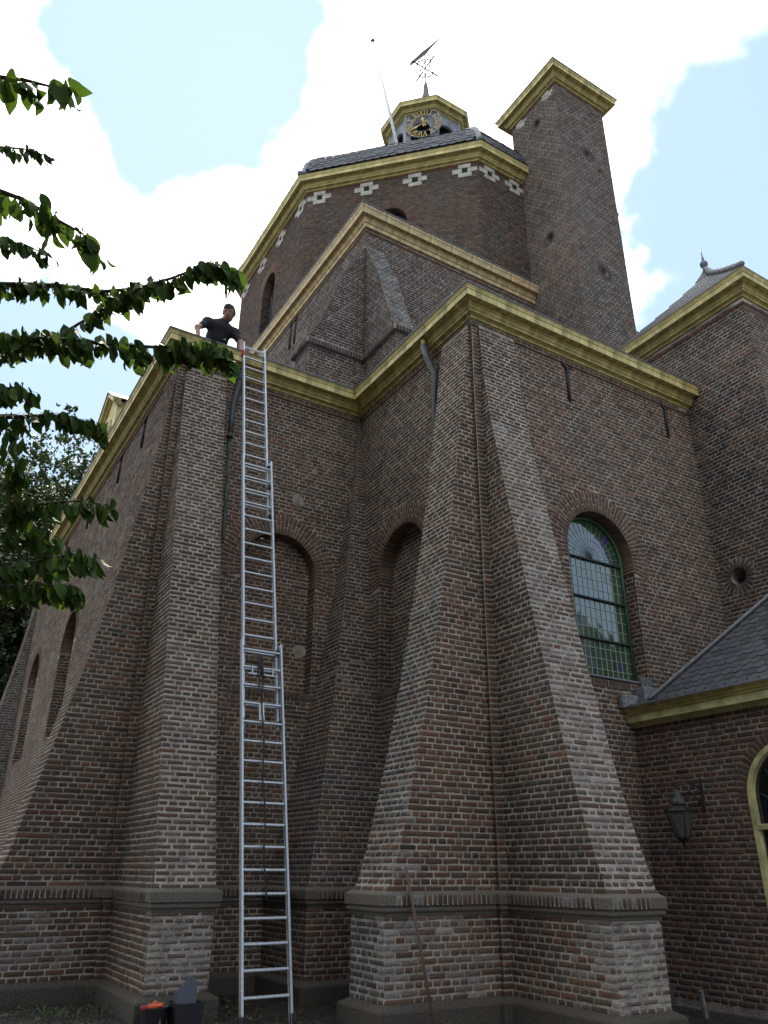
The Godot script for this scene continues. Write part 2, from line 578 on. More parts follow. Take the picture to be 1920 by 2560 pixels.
func oct_ring(ap: float, cx: float, cz: float) -> Array:          # plan corners, ordered so that outward is (-dz, dx)
	var r := ap / cos(PI / 8)
	var o := []
	for i in 8:
		var t := deg_to_rad(202.5 - 45.0 * i)
		o.append(Vector2(cx + cos(t) * r, cz + sin(t) * r))
	return o

func rect_ring(x0: float, x1: float, z0: float, z1: float) -> Array:
	return [Vector2(x0, z0), Vector2(x0, z1), Vector2(x1, z1), Vector2(x1, z0)]

const EAVES := [[0, -.37], [.035, -.365], [.04, -.33], [.075, -.315], [.115, -.313], [.118, -.278], [.132, -.272], [.15, -.252], [.158, -.225], [.178, -.218], [.182, -.172], [.288, -.172], [.292, -.186], [.30, -.186], [.30, -.075], [.312, -.070], [.318, -.045], [.335, -.012], [.345, 0.0]]

func eaves_profile(top: float, k := 1.0) -> Array:
	var o := []
	for q in EAVES: o.append([q[0] * k, top + q[1] * k])
	return o

# ================================================================ build
func _ready() -> void:
	rng.seed = 7
	patch.seed = 11
	patch.frequency = .35
	patch.fractal_octaves = 3
	fine.seed = 5
	fine.frequency = .6
	set_camera_and_light()
	make_materials()
	for i in 2: brick_mesh.append(make_brick_mesh(.225, .056, .03, 100 + i))
	for i in 2: brick_mesh.append(make_brick_mesh(.11, .056, .03, 200 + i))
	brick_mesh.append(make_brick_mesh(.225, .056, .25, 300))
	slate_mesh = make_slate()
	for q in [[.10, .35], [.26, .2], [-.05, .55]]: leaf_meshes.append(make_leaf(q[0], q[1]))
	leaf_mesh = leaf_meshes[0]
	build_ground()
	build_church()
	build_annex()
	build_ladder()
	build_person()
	build_small_things()
	build_trees()

func set_camera_and_light() -> void:
	var cam := Camera3D.new()
	cam.name = "camera"
	cam.fov = 66.69
	cam.near = .05
	cam.far = 600
	cam.transform = Transform3D(Basis(CAM_R, CAM_U, -CAM_F), V(0, EYE, 0))
	add_child(cam)
	cam.current = true
	var sun := DirectionalLight3D.new()
	sun.name = "sun"
	sun.light_energy = 1.5
	sun.light_angular_distance = .5
	sun.light_color = Color(1, .95, .86)
	sun.shadow_enabled = true
	add_child(sun)
	var to := V(.16, .83, -.53).normalized()
	sun.transform = Transform3D(frame_for(to), V(0, 40, 0))
	var env := Environment.new()
	env.background_mode = Environment.BG_SKY
	env.tonemap_mode = Environment.TONE_MAPPER_LINEAR
	env.tonemap_exposure = 1.75
	env.sdfgi_enabled = true
	env.ssao_enabled = true
	env.ssil_enabled = true
	var sky := Sky.new()
	var sm := PanoramaSkyMaterial.new()
	sm.panorama = sky_image(to)
	sky.sky_material = sm
	env.sky = sky
	env.background_energy_multiplier = 1.0
	var we := WorldEnvironment.new()
	we.name = "environment"
	we.environment = env
	add_child(we)

func sky_image(sun_dir: Vector3) -> ImageTexture:
	var W := 1536
	var H := 768
	var n := FastNoiseLite.new()
	n.seed = 21
	n.frequency = 1.0
	n.fractal_octaves = 6
	n.fractal_gain = .62
	# heaps of cloud and gaps between them, as directions with an angular size
	var blobs := [[V(-.026, .736, -.677), .15, .6], [V(.026, .669, -.743), .13, .5], [V(.23, .755, -.614), .16, .45], [V(.311, .818, -.484), .22, .6], [V(.42, .826, -.375), .2, .45], [V(.159, .666, -.729), .10, .45], [V(.617, .640, -.457), .055, .5],
		[V(.1045, .812, -.575), .15, -1.15], [V(.0953, .764, -.6386), .095, -.95], [V(.0866, .714, -.694), .05, -.8], [V(.19, .832, -.52), .11, -.6], [V(.69, .42, .59), .5, -1.0], [V(.631, .70, -.335), .2, -.3], [V(.572, .762, -.30), .16, -.22], [V(.093, .524, -.846), .2, -.55], [V(.68, .65, -.34), .2, -.25]]
	var o := PackedFloat32Array()
	o.resize(W * H * 3)
	for j in H:
		var th := PI * (j + .5) / H
		var sy := cos(th)
		var sr := sin(th)
		for i in W:
			var ph := TAU * (i + .5) / W
			var d := V(sin(ph) * sr, sy, -cos(ph) * sr)
			var c := Color(.10, .10, .09)
			if sy > -.02:
				var up := clampf(sy, 0, 1)
				var base := Color(.45, .58, .70).lerp(Color(.30, .43, .62), pow(up, .7))
				var glow := pow(clampf(d.dot(sun_dir), 0, 1), 9.0)
				base = base + Color(.10, .10, .08) * glow
				var q := d * 4.0
				var den := n.get_noise_3d(q.x, q.y * 1.2, q.z) * .85 + .02
				for b in blobs:
					var a: float = 1.0 - d.dot(b[0])
					var s: float = b[1]
					if a < s * s * 2.5: den += b[2] * exp(-a / (s * s * .5))
				var soft := smoothstep(-.3, .5, n.get_noise_3d(q.x * .4 + 5.0, q.y * .4, q.z * .4))
				var cov := smoothstep(-.16 - .30 * soft, .10 + .12 * soft, den)
				var cl := Color(1.25, 1.27, 1.30) + Color(.75, .72, .64) * glow
				c = base.lerp(cl, cov)
			var k := (j * W + i) * 3
			o[k] = c.r
			o[k + 1] = c.g
			o[k + 2] = c.b
	return ImageTexture.create_from_image(Image.create_from_data(W, H, false, Image.FORMAT_RGBF, o.to_byte_array()))

func make_materials() -> void:
	var grain := noise_tex(.06, .62, 1.0, 1, 4)
	var soft := noise_tex(.012, .66, 1.0, 2, 5)
	var bump := relief_tex(.09, 3, 3.0)
	M.grain_tex = grain
	M.grain_bump = bump
	mat("brick", Color(1, 1, 1), .93, grain, 2.0, bump).vertex_color_use_as_albedo = true
	mat("mortar", Color(.41, .355, .295), .97, soft, 1.1, bump).vertex_color_use_as_albedo = true
	mat("mortar_pale", Color(.47, .415, .35), .97, soft, 1.3, bump).vertex_color_use_as_albedo = true
	mat("mortar_drum", Color(.25, .215, .19), .97, noise_tex(.03, .25, 1.0, 8, 5), .7, bump).vertex_color_use_as_albedo = true
	mat("mortar_tower", Color(.37, .335, .305), .97, soft, .9, bump).vertex_color_use_as_albedo = true
	mat("mortar_annex", Color(.35, .29, .25), .97, soft, 1.2, bump).vertex_color_use_as_albedo = true
	mat("stone", Color(.20, .172, .135), .9, noise_tex(.05, .66, 1.0, 14, 5), 2.2, bump)
	mat("base_stone", Color(.15, .125, .095), .95, noise_tex(.06, .4, 1.0, 23, 5), 2.5, bump)
	mat("white_stone", Color(.56, .54, .48), .9, soft, 1.6, bump)
	mat("ochre", Color(.71, .60, .25), .62, noise_tex(.012, .62, 1.0, 4, 4), .8)
	mat("ochre_bounce", Color(.72, .55, .29), .66, noise_tex(.02, .6, 1.0, 6, 5), .7)  # ochre with warm bounce from the roofs mixed into the colour
	for k in ["ochre", "ochre_bounce"]: M[k].uv1_scale = V(1.6, .5, 1.6)
	mat("cream", Color(.70, .65, .33), .55, soft, 1.0)
	mat("terracotta", Color(.215, .085, .05), .9, noise_tex(.03, .45, 1.0, 9, 5), 1.4)
	mat("lead", Color(.16, .17, .185), .55, noise_tex(.03, .6, 1.0, 10, 4), 1.2)
	mat("lead_pale", Color(.26, .275, .30), .5, noise_tex(.03, .6, 1.0, 10, 4), 1.2)
	mat("slate", Color(1, 1, 1), .62, grain, 3.0).vertex_color_use_as_albedo = true
	mat("slate_body", Color(.035, .038, .045), .8)
	mat("iron", Color(.018, .017, .019), .6)
	mat("void", Color(.012, .011, .011), .95)  # near-black that paints the inside of openings dark
	mat("lantern_wood", Color(.30, .33, .37), .7, soft, 1.0)
	mat("gold", Color(.46, .35, .13), .5, null, 1.0, null, .2)
	mat("ring_grey", Color(.12, .13, .145), .6)
	mat("copper", Color(.05, .058, .062), .55)
	mat("verdigris", Color(.085, .125, .10), .75, soft, 2.0)
	mat("wire", Color(.50, .47, .38), .6)
	mat("alu", Color(.62, .64, .68), .36, noise_tex(.03, .8, 1.0, 12, 3), 3.0, null, .55)
	mat("alu_side", Color(.36, .38, .45), .42, null, 1.0, null, .5)
	mat("rubber", Color(.02, .02, .022), .7)
	mat("red", Color(.42, .03, .03), .6)
	mat("orange", Color(.75, .11, .04), .6)
	mat("plastic", Color(.016, .017, .022), .45)
	mat("sheet", Color(.055, .062, .085), .6)
	mat("white_enamel", Color(.7, .74, .8), .4)
	mat("wood", Color(.17, .10, .06), .8, grain, 3.0)
	mat("frame_green", Color(.035, .085, .035), .5)
	mat("came", Color(.34, .35, .34), .5)
	mat("dark_bar", Color(.03, .035, .04), .5)
	mat("skin", Color(.30, .155, .115), .6)
	mat("hair", Color(.022, .018, .018), .7)
	mat("navy", Color(.009, .010, .017), .85)
	mat("trousers", Color(.014, .015, .022), .85)
	mat("bark", Color(.055, .042, .034), .95, grain, 3.0, bump)
	mat("twig", Color(.045, .036, .028), .9)
	var leaf := mat("leaf", Color(1, 1, 1), .68)
	leaf.vertex_color_use_as_albedo = true
	leaf.metallic_specular = .25
	leaf.backlight_enabled = true
	leaf.backlight = Color(.28, .38, .11)
	var fol := mat("foliage", Color(1, 1, 1), .6)
	fol.vertex_color_use_as_albedo = true
	fol.backlight_enabled = true
	fol.backlight = Color(.22, .30, .08)
	mat("gravel", Color(.40, .36, .30), 1.0, noise_tex(.08, .6, 1.0, 19, 4), .8)
	mat("soil", Color(.045, .036, .026), 1.0, noise_tex(.03, .35, 1.0, 17, 5), .6, bump)

func make_slate() -> ArrayMesh:      # scalloped slate, width 1 along x, 1 tall along y (tip at y = 0), thickness along z
	var st := st_new()
	var pts := [Vector2(-.49, 1.15), Vector2(-.49, .34)]
	for i in range(0, 7):
		var t := PI + PI * i / 6.0
		pts.append(Vector2(cos(t) * .49, .34 + sin(t) * .34))
	pts.append(Vector2(.49, 1.15))
	var n := pts.size()
	for i in n:
		var a: Vector2 = pts[i]
		var b: Vector2 = pts[(i + 1) % n]
		quad(st, V(a.x, a.y, -.03), V(b.x, b.y, -.03), V(b.x, b.y, .03), V(a.x, a.y, .03))
		tri(st, V(a.x, a.y, .03), V(b.x, b.y, .03), V(0, .6, .03))
	return mesh_of(st)

func make_leaf(curl: float, fold: float) -> ArrayMesh:       # hangs along -y, length 1, folded along the midrib, slightly curled
	var st := st_new(true)
	var prof := [[0.0, .008], [.06, .07], [.14, .145], [.25, .20], [.38, .228], [.5, .23], [.62, .212], [.74, .165], [.84, .105], [.92, .05], [1.0, .0]]
	var mid := []
	var l := []
	var r := []
	for q in prof:
		var z: float = curl * sin(q[0] * 2.6) + .012 * sin(q[0] * 19.0)
		mid.append(V(0, -q[0], z))
		l.append(V(-q[1], -q[0], z + q[1] * fold))
		r.append(V(q[1], -q[0], z + q[1] * fold))
	for i in prof.size() - 1:
		quad(st, l[i + 1], mid[i + 1], mid[i], l[i])
		quad(st, mid[i + 1], r[i + 1], r[i], mid[i])
	return mesh_of(st)

# ---------------------------------------------------------------- ground
func build_ground() -> void:
	var st := st_new(true)
	var g := FastNoiseLite.new()
	g.seed = 3
	g.frequency = .3
	var xs := []
	for i in 61: xs.append(pow(absf(i - 30.0) / 30.0, 2.4) * 260.0 * signf(i - 30.0))
	for i in 60:
		for j in 60:
			var p := []
			for q in [[i, j + 1], [i + 1, j + 1], [i + 1, j], [i, j]]:
				var x: float = xs[q[0]] + 3.0
				var z: float = xs[q[1]] - 9.0
				p.append(V(x, -.02 + g.get_noise_2d(x, z) * .03, z))
			quad(st, p[0], p[1], p[2], p[3])
	var o := put(st, "ground", M.soil, self)
	o.set_meta("kind", "structure")
	o.set_meta("label", "dark bare soil and leaf litter along the foot of the church")
	st = st_new()
	for i in 12:
		var x0 := -30.0 + i * 6.0
		quad(st, V(x0, .012, 9.5), V(x0 + 6, .012, 9.5), V(x0 + 6, .012, 2.5), V(x0, .012, 2.5))
	var path := put(st, "bounce_gravel", M.gravel, self)  # unseen strip added to bounce sunlight onto the lower walls
	path.set_meta("kind", "structure")
	path.set_meta("label", "unseen pale gravel behind the viewer, added to bounce light")
	# leaf litter and low weeds along the foot of the walls
	var xf := []
	var co := []
	for i in 2600:
		var p := V(rng.randf_range(-2.0, 9.0), 0, rng.randf_range(-11.6, -4.0))
		if rng.randf() < .5: p = V(rng.randf_range(0.2, 4.5), 0, rng.randf_range(-11.4, -9.0))
		p.y = -.005 + rng.randf() * .012
		var s := rng.randf_range(.03, .07)
		var b := Basis.from_euler(V(PI / 2 + rng.randf_range(-.5, .5), rng.randf() * TAU, 0)).scaled(Vector3.ONE * s)
		xf.append(Transform3D(b, p))
		co.append([Color(.10, .062, .03), Color(.07, .045, .025), Color(.13, .09, .04), Color(.05, .06, .02)][rng.randi() % 4])
	var litter := scatter("leaf_litter", leaf_mesh, M.foliage, xf, co, self)
	tag(litter, "brown fallen leaves strewn on the soil below the walls", "leaf litter")
	xf = []
	co = []
	for i in 900:
		var p := V(rng.randf_range(-1.0, 3.0), 0, rng.randf_range(-11.6, -10.4))
		if i % 3 == 0: p = V(rng.randf_range(2.9, 7.0), 0, rng.randf_range(-9.9, -6.2))
		if g.get_noise_2d(p.x * 4, p.z * 4) < .05: continue
		var s := rng.randf_range(.05, .16)
		var b := Basis.from_euler(V(PI + rng.randf_range(-.9, .9), rng.randf() * TAU, rng.randf_range(-.5, .5))) * Basis.from_scale(V(s * .35, s, s))
		xf.append(Transform3D(b, p))
		co.append(Color(.045, .075, .02) * rng.randf_range(.6, 1.3))
	var weeds := scatter("weeds", leaf_mesh, M.foliage, xf, co, self)
	tag(weeds, "low green weeds sprouting from soil at the foot of the walls", "weeds")

# ---------------------------------------------------------------- church
func wall_Z(p: Dictionary, z: float, a: float, b: float, y0: float, y1: float, pal: String, holes := [], more := {}) -> void:
	var f := {"O": V(0, 0, z), "u": Vector3.RIGHT, "n": Vector3.BACK, "u0": a, "u1": b, "y0": y0, "y1": y1, "pal": pal, "holes": holes}
	f.merge(more, true)
	face(p, f)

func wall_X(p: Dictionary, x: float, a: float, b: float, y0: float, y1: float, pal: String, holes := [], more := {}) -> void:
	var f := {"O": V(x, 0, 0), "u": Vector3.BACK, "n": Vector3.LEFT, "u0": a, "u1": b, "y0": y0, "y1": y1, "pal": pal, "holes": holes}
	f.merge(more, true)
	face(p, f)

# buttress standing out to +Z from wall plane z, between x = a and b
func buttress_Z(p: Dictionary, z: float, a: float, b: float, pr: Array, y0: float, front: String, side: String, front2 := "", side2 := "") -> void:
	wall_Z(p, z, a - .004, b, y0, 9.7, front, [], {"prof": pr, "pal2": front2 if front2 else front, "split": [7.75, "main"]})
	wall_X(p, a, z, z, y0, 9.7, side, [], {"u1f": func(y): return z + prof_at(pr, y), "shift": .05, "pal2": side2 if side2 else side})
	var f := {"O": V(b, 0, 0), "u": Vector3.FORWARD, "n": Vector3.RIGHT, "u0": 0.0, "u1": -z, "u0f": func(y): return -z - prof_at(pr, y), "y0": y0, "y1": 9.7, "pal": side}
	face(p, f)

func buttress_X(p: Dictionary, x: float, a: float, b: float, pr: Array, y0: float, front: String, side: String, front2 := "") -> void:
	wall_X(p, x, a, b + .004, y0, 9.7, front, [], {"prof": pr, "pal2": front2 if front2 else front, "split": [5.5, "main"]})
	wall_Z(p, b, x, x, y0, 9.7, side, [], {"u0f": func(y): return x - prof_at(pr, y), "shift": .04})
	var f := {"O": V(0, 0, a), "u": Vector3.LEFT, "n": Vector3.FORWARD, "u0": -x, "u1": 0.0, "u1f": func(y): return -x + prof_at(pr, y), "y0": y0, "y1": 9.7, "pal": side, "bricks": false}
	face(p, f)

func build_church() -> void:
	var ch := thing("church", "tall brown brick church with flared buttresses, yellow cornices and octagonal drum", "church", V(0, 0, 0))
	var arch_w := {"kind": "arch", "c": 9.0, "r": .72, "R": 1.08, "sill": 4.1, "spring": 6.16, "toe": .28}
	var arch_n := {"kind": "arch", "c": 5.05, "r": .70, "R": 1.07, "sill": 4.16, "spring": 6.22, "toe": .28}
	var arch_m := {"kind": "arch", "c": -10.23, "r": .70, "R": 1.07, "sill": 4.16, "spring": 6.18, "toe": .28}
	var arch_1 := {"kind": "arch", "c": -18.45, "r": .78, "R": 1.02, "sill": 4.1, "spring": 6.1, "toe": .1}
	var arch_2 := {"kind": "arch", "c": -23.05, "r": .78, "R": 1.02, "sill": 4.0, "spring": 6.1, "toe": .1}
	# ---- end wall of the right arm (stained window)
	var p := part_new("wall", ch, M.mortar)
	p.node.set_meta("label", "end wall with the arched stained window")
	wall_Z(p, RE, RS, 11.92, 1.26, 9.82, "main", [arch_w, {"kind": "cover", "a": 6.70, "b": 7.44, "prof": PROF_B, "y1": 9.5}, {"kind": "rect", "a": 9.29, "b": 12.0, "y0": 0.0, "y1": 3.62}], {"pal2": "rose"})
	wall_X(p, RS, -8.16, RE, 1.26, 9.82, "main", [], {"u1": RE + .004})
	ring(p, V(0, 0, RE), Vector3.RIGHT, Vector3.BACK, 9.0, 6.16, .72, 1.08, .26, "arch", -.27, PI + .27, func(c): return c.x < 7.46 and prof_at(PROF_B, c.y) > .03)
	reveal(p.st, V(0, 0, RE), Vector3.RIGHT, Vector3.BACK, 9.0, .722, 4.1, 6.16, .27)
	wall_X(p, 9.72, -8.33, RE - .004, 4.1, 6.0, "main", [], {"off": .001})
	soldiers(p, V(8.28, 3.98, RE + .001), V(9.30, 3.98, RE + .001), Vector3.BACK, .12, "soldier")
	part_end(p)
	# ---- side wall of the right arm (blind niche)
	p = part_new("wall", ch, M.mortar)
	p.node.set_meta("label", "shaded side wall with a blind arched niche, half hidden by a buttress")
	wall_X(p, RS, LS, -8.16, 1.26, 9.82, "main", [arch_m, {"kind": "cover", "a": -8.88, "b": -8.15, "prof": PROF_A, "y1": 9.5}])
	ring(p, V(RS, 0, 0), Vector3.BACK, Vector3.LEFT, -10.23, 6.18, .70, 1.07, .25, "arch", -.27, PI + .27)
	reveal(p.st, V(RS, 0, 0), Vector3.BACK, Vector3.LEFT, -10.23, .702, 4.16, 6.18, .27)
	wall_X(p, RS + .25, -10.93, -9.53, 4.16, 6.88, "main", [], {"u0f": func(y): return -10.23 - (.70 if y < 6.18 else sqrt(maxf(.0, .49 - (y - 6.18) * (y - 6.18)))), "u1f": func(y): return -10.23 + (.70 if y < 6.18 else sqrt(maxf(.0, .49 - (y - 6.18) * (y - 6.18))))})
	wall_Z(p, -10.93, RS, RS + .25, 4.16, 6.1, "main", [], {"off": .001})
	soldiers(p, V(RS - .001, 4.03, -10.98), V(RS - .001, 4.03, -9.48), Vector3.LEFT, .12, "soldier")
	part_end(p)
	# ---- side wall of the left arm (behind the ladder)
	p = part_new("wall", ch, M.mortar)
	p.node.set_meta("label", "side wall with a blind arched niche behind the ladder")
	wall_Z(p, LS, LE, RS, 1.26, 9.82, "main", [arch_n, {"kind": "cover", "a": 2.99, "b": 3.74, "prof": PROF_C, "y1": 9.5}], {"pal2": "rose"})
	wall_X(p, LE, -11.86, LS, 1.26, 9.82, "main", [], {"u1": LS + .004})
	ring(p, V(0, 0, LS), Vector3.RIGHT, Vector3.BACK, 5.05, 6.22, .70, 1.07, .25, "arch", -.27, PI + .27)
	reveal(p.st, V(0, 0, LS), Vector3.RIGHT, Vector3.BACK, 5.05, .702, 4.16, 6.22, .27)
	wall_Z(p, LS - .25, 4.35, 5.75, 4.16, 6.92, "main", [], {"pal2": "rose", "u0f": func(y): return 5.05 - (.70 if y < 6.22 else sqrt(maxf(.0, .49 - (y - 6.22) * (y - 6.22)))), "u1f": func(y): return 5.05 + (.70 if y < 6.22 else sqrt(maxf(.0, .49 - (y - 6.22) * (y - 6.22))))})
	wall_X(p, 5.75, LS - .25, LS, 4.16, 6.1, "main", [], {"off": .001})
	soldiers(p, V(4.30, 4.03, LS + .001), V(5.80, 4.03, LS + .001), Vector3.BACK, .12, "soldier")
	part_end(p)
	# ---- end wall of the left arm, receding to the left
	p = part_new("wall", ch, M.mortar)
	p.node.set_meta("label", "long end wall of the left arm, seen edge on, with two arched windows")
	wall_X(p, LE, -25.6, -11.86, 1.26, 9.82, "main", [arch_1, arch_2, {"kind": "cover", "a": -12.6, "b": -11.85, "prof": PROF_D, "y1": 9.5}, {"kind": "cover", "a": -25.6, "b": -24.85, "prof": PROF_D, "y1": 9.5}], {"pal2": "pale"})
	for a in [arch_1, arch_2]:
		ring(p, V(LE, 0, 0), Vector3.BACK, Vector3.LEFT, a.c, a.spring, a.r, a.R, .25, "arch", -.05, PI + .05)
		reveal(p.st, V(LE, 0, 0), Vector3.BACK, Vector3.LEFT, a.c, a.r + .002, a.sill, a.spring, .34)
		wall_Z(p, a.c - a.r, LE, LE + .30, a.sill, a.spring, "main", [], {"off": .001})
	part_end(p)
	for a in [arch_1, arch_2]:
		plain_window(ch, V(LE + .32, 0, 0), Vector3.BACK, Vector3.LEFT, a.c, a.r, a.sill, a.spring)
	# ---- buttresses
	var bl := [["buttress", "flared buttress with a blue grey sloping face beside the dark inner corner"], ["buttress", "flared buttress with a pale sloping face beside the stained window"], ["buttress", "flared buttress with a pale front face left of the ladder"], ["buttress", "wide flared buttress at the far left end wall corner"], ["corner_buttress", "dark tapering block filling the inner corner between the two arms"], ["buttress", "distant flared buttress at the far end of the left arm"]]
	for i in 6:
		p = part_new(bl[i][0], ch, M.mortar_pale if i < 3 else M.mortar)
		p.node.set_meta("label", bl[i][1])
		match i:
			0: buttress_X(p, RS, -8.88, -8.15, PROF_A, 1.27, "cool", "rose", "main")
			1: buttress_Z(p, RE, 6.70, 7.44, PROF_B, 1.27, "pale", "main", "lime", "soot_shade")
			2: buttress_Z(p, LS, 2.99, 3.74, PROF_C, 1.27, "pale", "main", "main", "soot_shade")
			3: buttress_X(p, LE, -12.6, -11.85, PROF_D, 1.27, "main", "main")
			4:
				wall_X(p, RS, LS, LS, 1.27, 9.7, "main", [], {"prof": PROF_I, "u1f": func(y): return LS + prof_at(PROF_I, y) + .004, "pal2": "soot_shade"})
				wall_Z(p, LS, RS, RS, 1.27, 9.7, "main", [], {"prof": PROF_I, "u0f": func(y): return RS - prof_at(PROF_I, y), "pal2": "soot_shade"})
			5: buttress_X(p, LE, -25.6, -24.85, PROF_D, 1.27, "pale", "cool")
		part_end(p)
	build_plinth(ch)
	build_eaves(ch)
	build_attic(ch)
	build_drum(ch)
	build_towers(ch)
	build_lantern(ch)
	build_stained_window(ch)
	build_fittings(ch)
	flush_bricks()

func build_plinth(ch: Node3D) -> void:
	var path := [Vector2(LE, -27), Vector2(LE, -12.6), Vector2(1.45, -12.6), Vector2(1.45, -11.85), Vector2(LE, -11.85), Vector2(LE, LS), Vector2(2.99, LS), Vector2(2.99, -9.97), Vector2(3.74, -9.97), Vector2(3.74, LS), Vector2(5.15, LS), Vector2(5.15, -10.33), Vector2(RS, -10.33), Vector2(RS, -8.88), Vector2(5.0, -8.88), Vector2(5.0, -8.15), Vector2(RS, -8.15), Vector2(RS, RE), Vector2(6.70, RE), Vector2(6.70, -6.46), Vector2(7.44, -6.46), Vector2(7.44, RE), Vector2(9.27, RE)]
	var pals := ["main", "main", "main", "main", "main", "main", "main", "lime", "main", "main", "main", "main", "main", "main", "cool", "rose", "main", "main", "main", "lime", "main", "main"]
	var p := part_new("plinth", ch, M.mortar_pale)
	for i in path.size() - 1:
		var a: Vector2 = path[i]
		var b: Vector2 = path[i + 1]
		var d := (b - a).normalized()
		var n := Vector2(-d.y, d.x)
		if n.y < -.5: continue
		face(p, {"O": V(a.x, 0, a.y), "u": V(d.x, 0, d.y), "n": V(n.x, 0, n.y), "u0": 0.0, "u1": a.distance_to(b), "y0": .16, "y1": 1.10, "pal": pals[i], "pal2": "lime" if i in [3, 15, 18] else pals[i], "shift": .03 * i})
	part_end(p)
	var st := st_new()
	sweep(st, path, [[0, 1.05], [.014, 1.075], [.014, 1.09], [.034, 1.10], [.046, 1.118], [.046, 1.135], [.034, 1.15], [.03, 1.158], [.058, 1.165], [.062, 1.172], [.062, 1.268], [.056, 1.282], [.0, 1.315]])
	put(st, "string_course", M.stone, ch).set_meta("label", "moulded grey stone and brick string course at the plinth top")
	st = st_new()
	sweep(st, path, [[.105, -.1], [.105, .165], [.095, .185], [.0, .235]])
	put(st, "base_course", M.base_stone, ch)
	# bricks on end in the string course, stone only at the buttress fronts
	p = part_new("string_course_bricks", ch, M.mortar_pale)
	for i in path.size() - 1:
		if i in [2, 7, 14, 4, 5, 8, 13, 16, 17, 20]: continue
		var a: Vector2 = path[i]
		var b: Vector2 = path[i + 1]
		var d := (b - a).normalized()
		var n := Vector2(-d.y, d.x)
		if n.y < -.5: continue
		var s0 := .12 if i != 19 else -.02
		var s1 := .14 if i != 19 else .20
		var aa := V(a.x + d.x * s0 + n.x * .0605, 1.168, a.y + d.y * s0 + n.y * .0605)
		var bb := V(b.x - d.x * s1 + n.x * .0605, 1.168, b.y - d.y * s1 + n.y * .0605)
		if aa.distance_to(bb) < .1: continue
		var u := V(d.x, 0, d.y)
		quad(p.st, aa + V(n.x, 0, n.y) * .004, bb + V(n.x, 0, n.y) * .004, bb + V(n.x, 0, n.y) * .004 + Vector3.UP * .1, aa + V(n.x, 0, n.y) * .004 + Vector3.UP * .1)
		soldiers(p, aa + V(n.x, 0, n.y) * .004, bb + V(n.x, 0, n.y) * .004, V(n.x, 0, n.y), .102, "soldier")
	part_end(p)

func build_eaves(ch: Node3D) -> void:
	var path := [Vector2(LE, -27), Vector2(LE, LS), Vector2(RS, LS), Vector2(RS, RE), Vector2(11.97, RE)]
	var st := st_new()
	sweep(st, path, eaves_profile(10.17))
	put(st, "cornice", M.ochre, ch).set_meta("label", "moulded ochre yellow cornice along the eaves of both arms")
	st = st_new()
	sweep(st, path, [[.343, 10.165], [.352, 10.172], [.352, 10.195], [.30, 10.20], [.05, 10.225], [-.05, 10.4], [-.3, 10.4]])
	put(st, "gutter_lead", M.lead, ch)
	st = st_new()
	sweep(st, path, [[.0, 9.655], [.012, 9.66], [.022, 9.672], [.022, 9.692], [.012, 9.704], [.0, 9.71]])
	put(st, "terracotta_moulding", M.terracotta, ch)
	# pale end blocks under the cornice at the corners
	for q in [[V(RS + .09, 9.765, RE), V(.21, .06, .03)], [V(11.76, 9.765, RE), V(.26, .06, .03)], [V(RS, 9.765, RE - .10), V(.03, .06, .20)], [V(RS - .10, 9.765, LS), V(.2, .06, .03)], [V(RS, 9.765, LS + .10), V(.03, .06, .2)], [V(LE + .1, 9.765, LS), V(.22, .06, .03)]]:
		st = st_new()
		box(st, q[0], q[1], Basis.IDENTITY, .006)
		put(st, "corner_block", M.white_stone if q[0].x > 11 else M.stone, ch)
	# low slate roofs over the arms, rising from the gutters
	st = st_new()
	var slopes := [[V(LE + .2, 10.36, -24.1), V(LE + .2, 10.36, LS - .25), V(RS + .1, 10.36, LS - .25), V(RS + .1, 12.6, -17.9), V(5.6, 12.6, -17.9)], [V(RS + .25, 10.36, LS), V(RS + .25, 10.36, RE - .2), V(18.8, 10.36, RE - .2), V(18.8, 10.36, LS), V(12.7, 12.6, -10.9), V(12.7, 12.6, LS)]]
	var s0: Array = slopes[0]
	quad(st, s0[1], s0[2], s0[3], s0[4])
	quad(st, s0[0], s0[1], s0[4], s0[4])
	var s1: Array = slopes[1]
	quad(st, s1[0], s1[1], s1[4], s1[5])
	quad(st, s1[1], s1[2], s1[4], s1[4])
	quad(st, s1[2], s1[3], s1[5], s1[4])
	var roof := put(st, "arm_roof", M.slate_body, ch)
	roof.set_meta("label", "low dark slate roof behind the eaves")
	var xf := []
	var co := []
	var e := V(LE + .2, 10.36, LS - .25)
	var up := V(0, 12.6 - 10.36, -17.9 - (LS - .25)).normalized()
	for r in 24:
		for i in 20:
			var x := LE + .3 + (i + (.5 if r % 2 else .0)) * .18
			if x < LE + .3 + r * .055: continue
			var nn := V(1, 0, 0).cross(up)
			xf.append(Transform3D(Basis(V(.18, 0, 0), up * .13, nn * .3).rotated(V(1, 0, 0), .03), V(x, e.y, e.z) + up * (r * .12) + nn * .012))
			co.append(Color(.04, .043, .05) * rng.randf_range(.7, 1.35))
	scatter("slates", slate_mesh, M.slate, xf, co, roof)

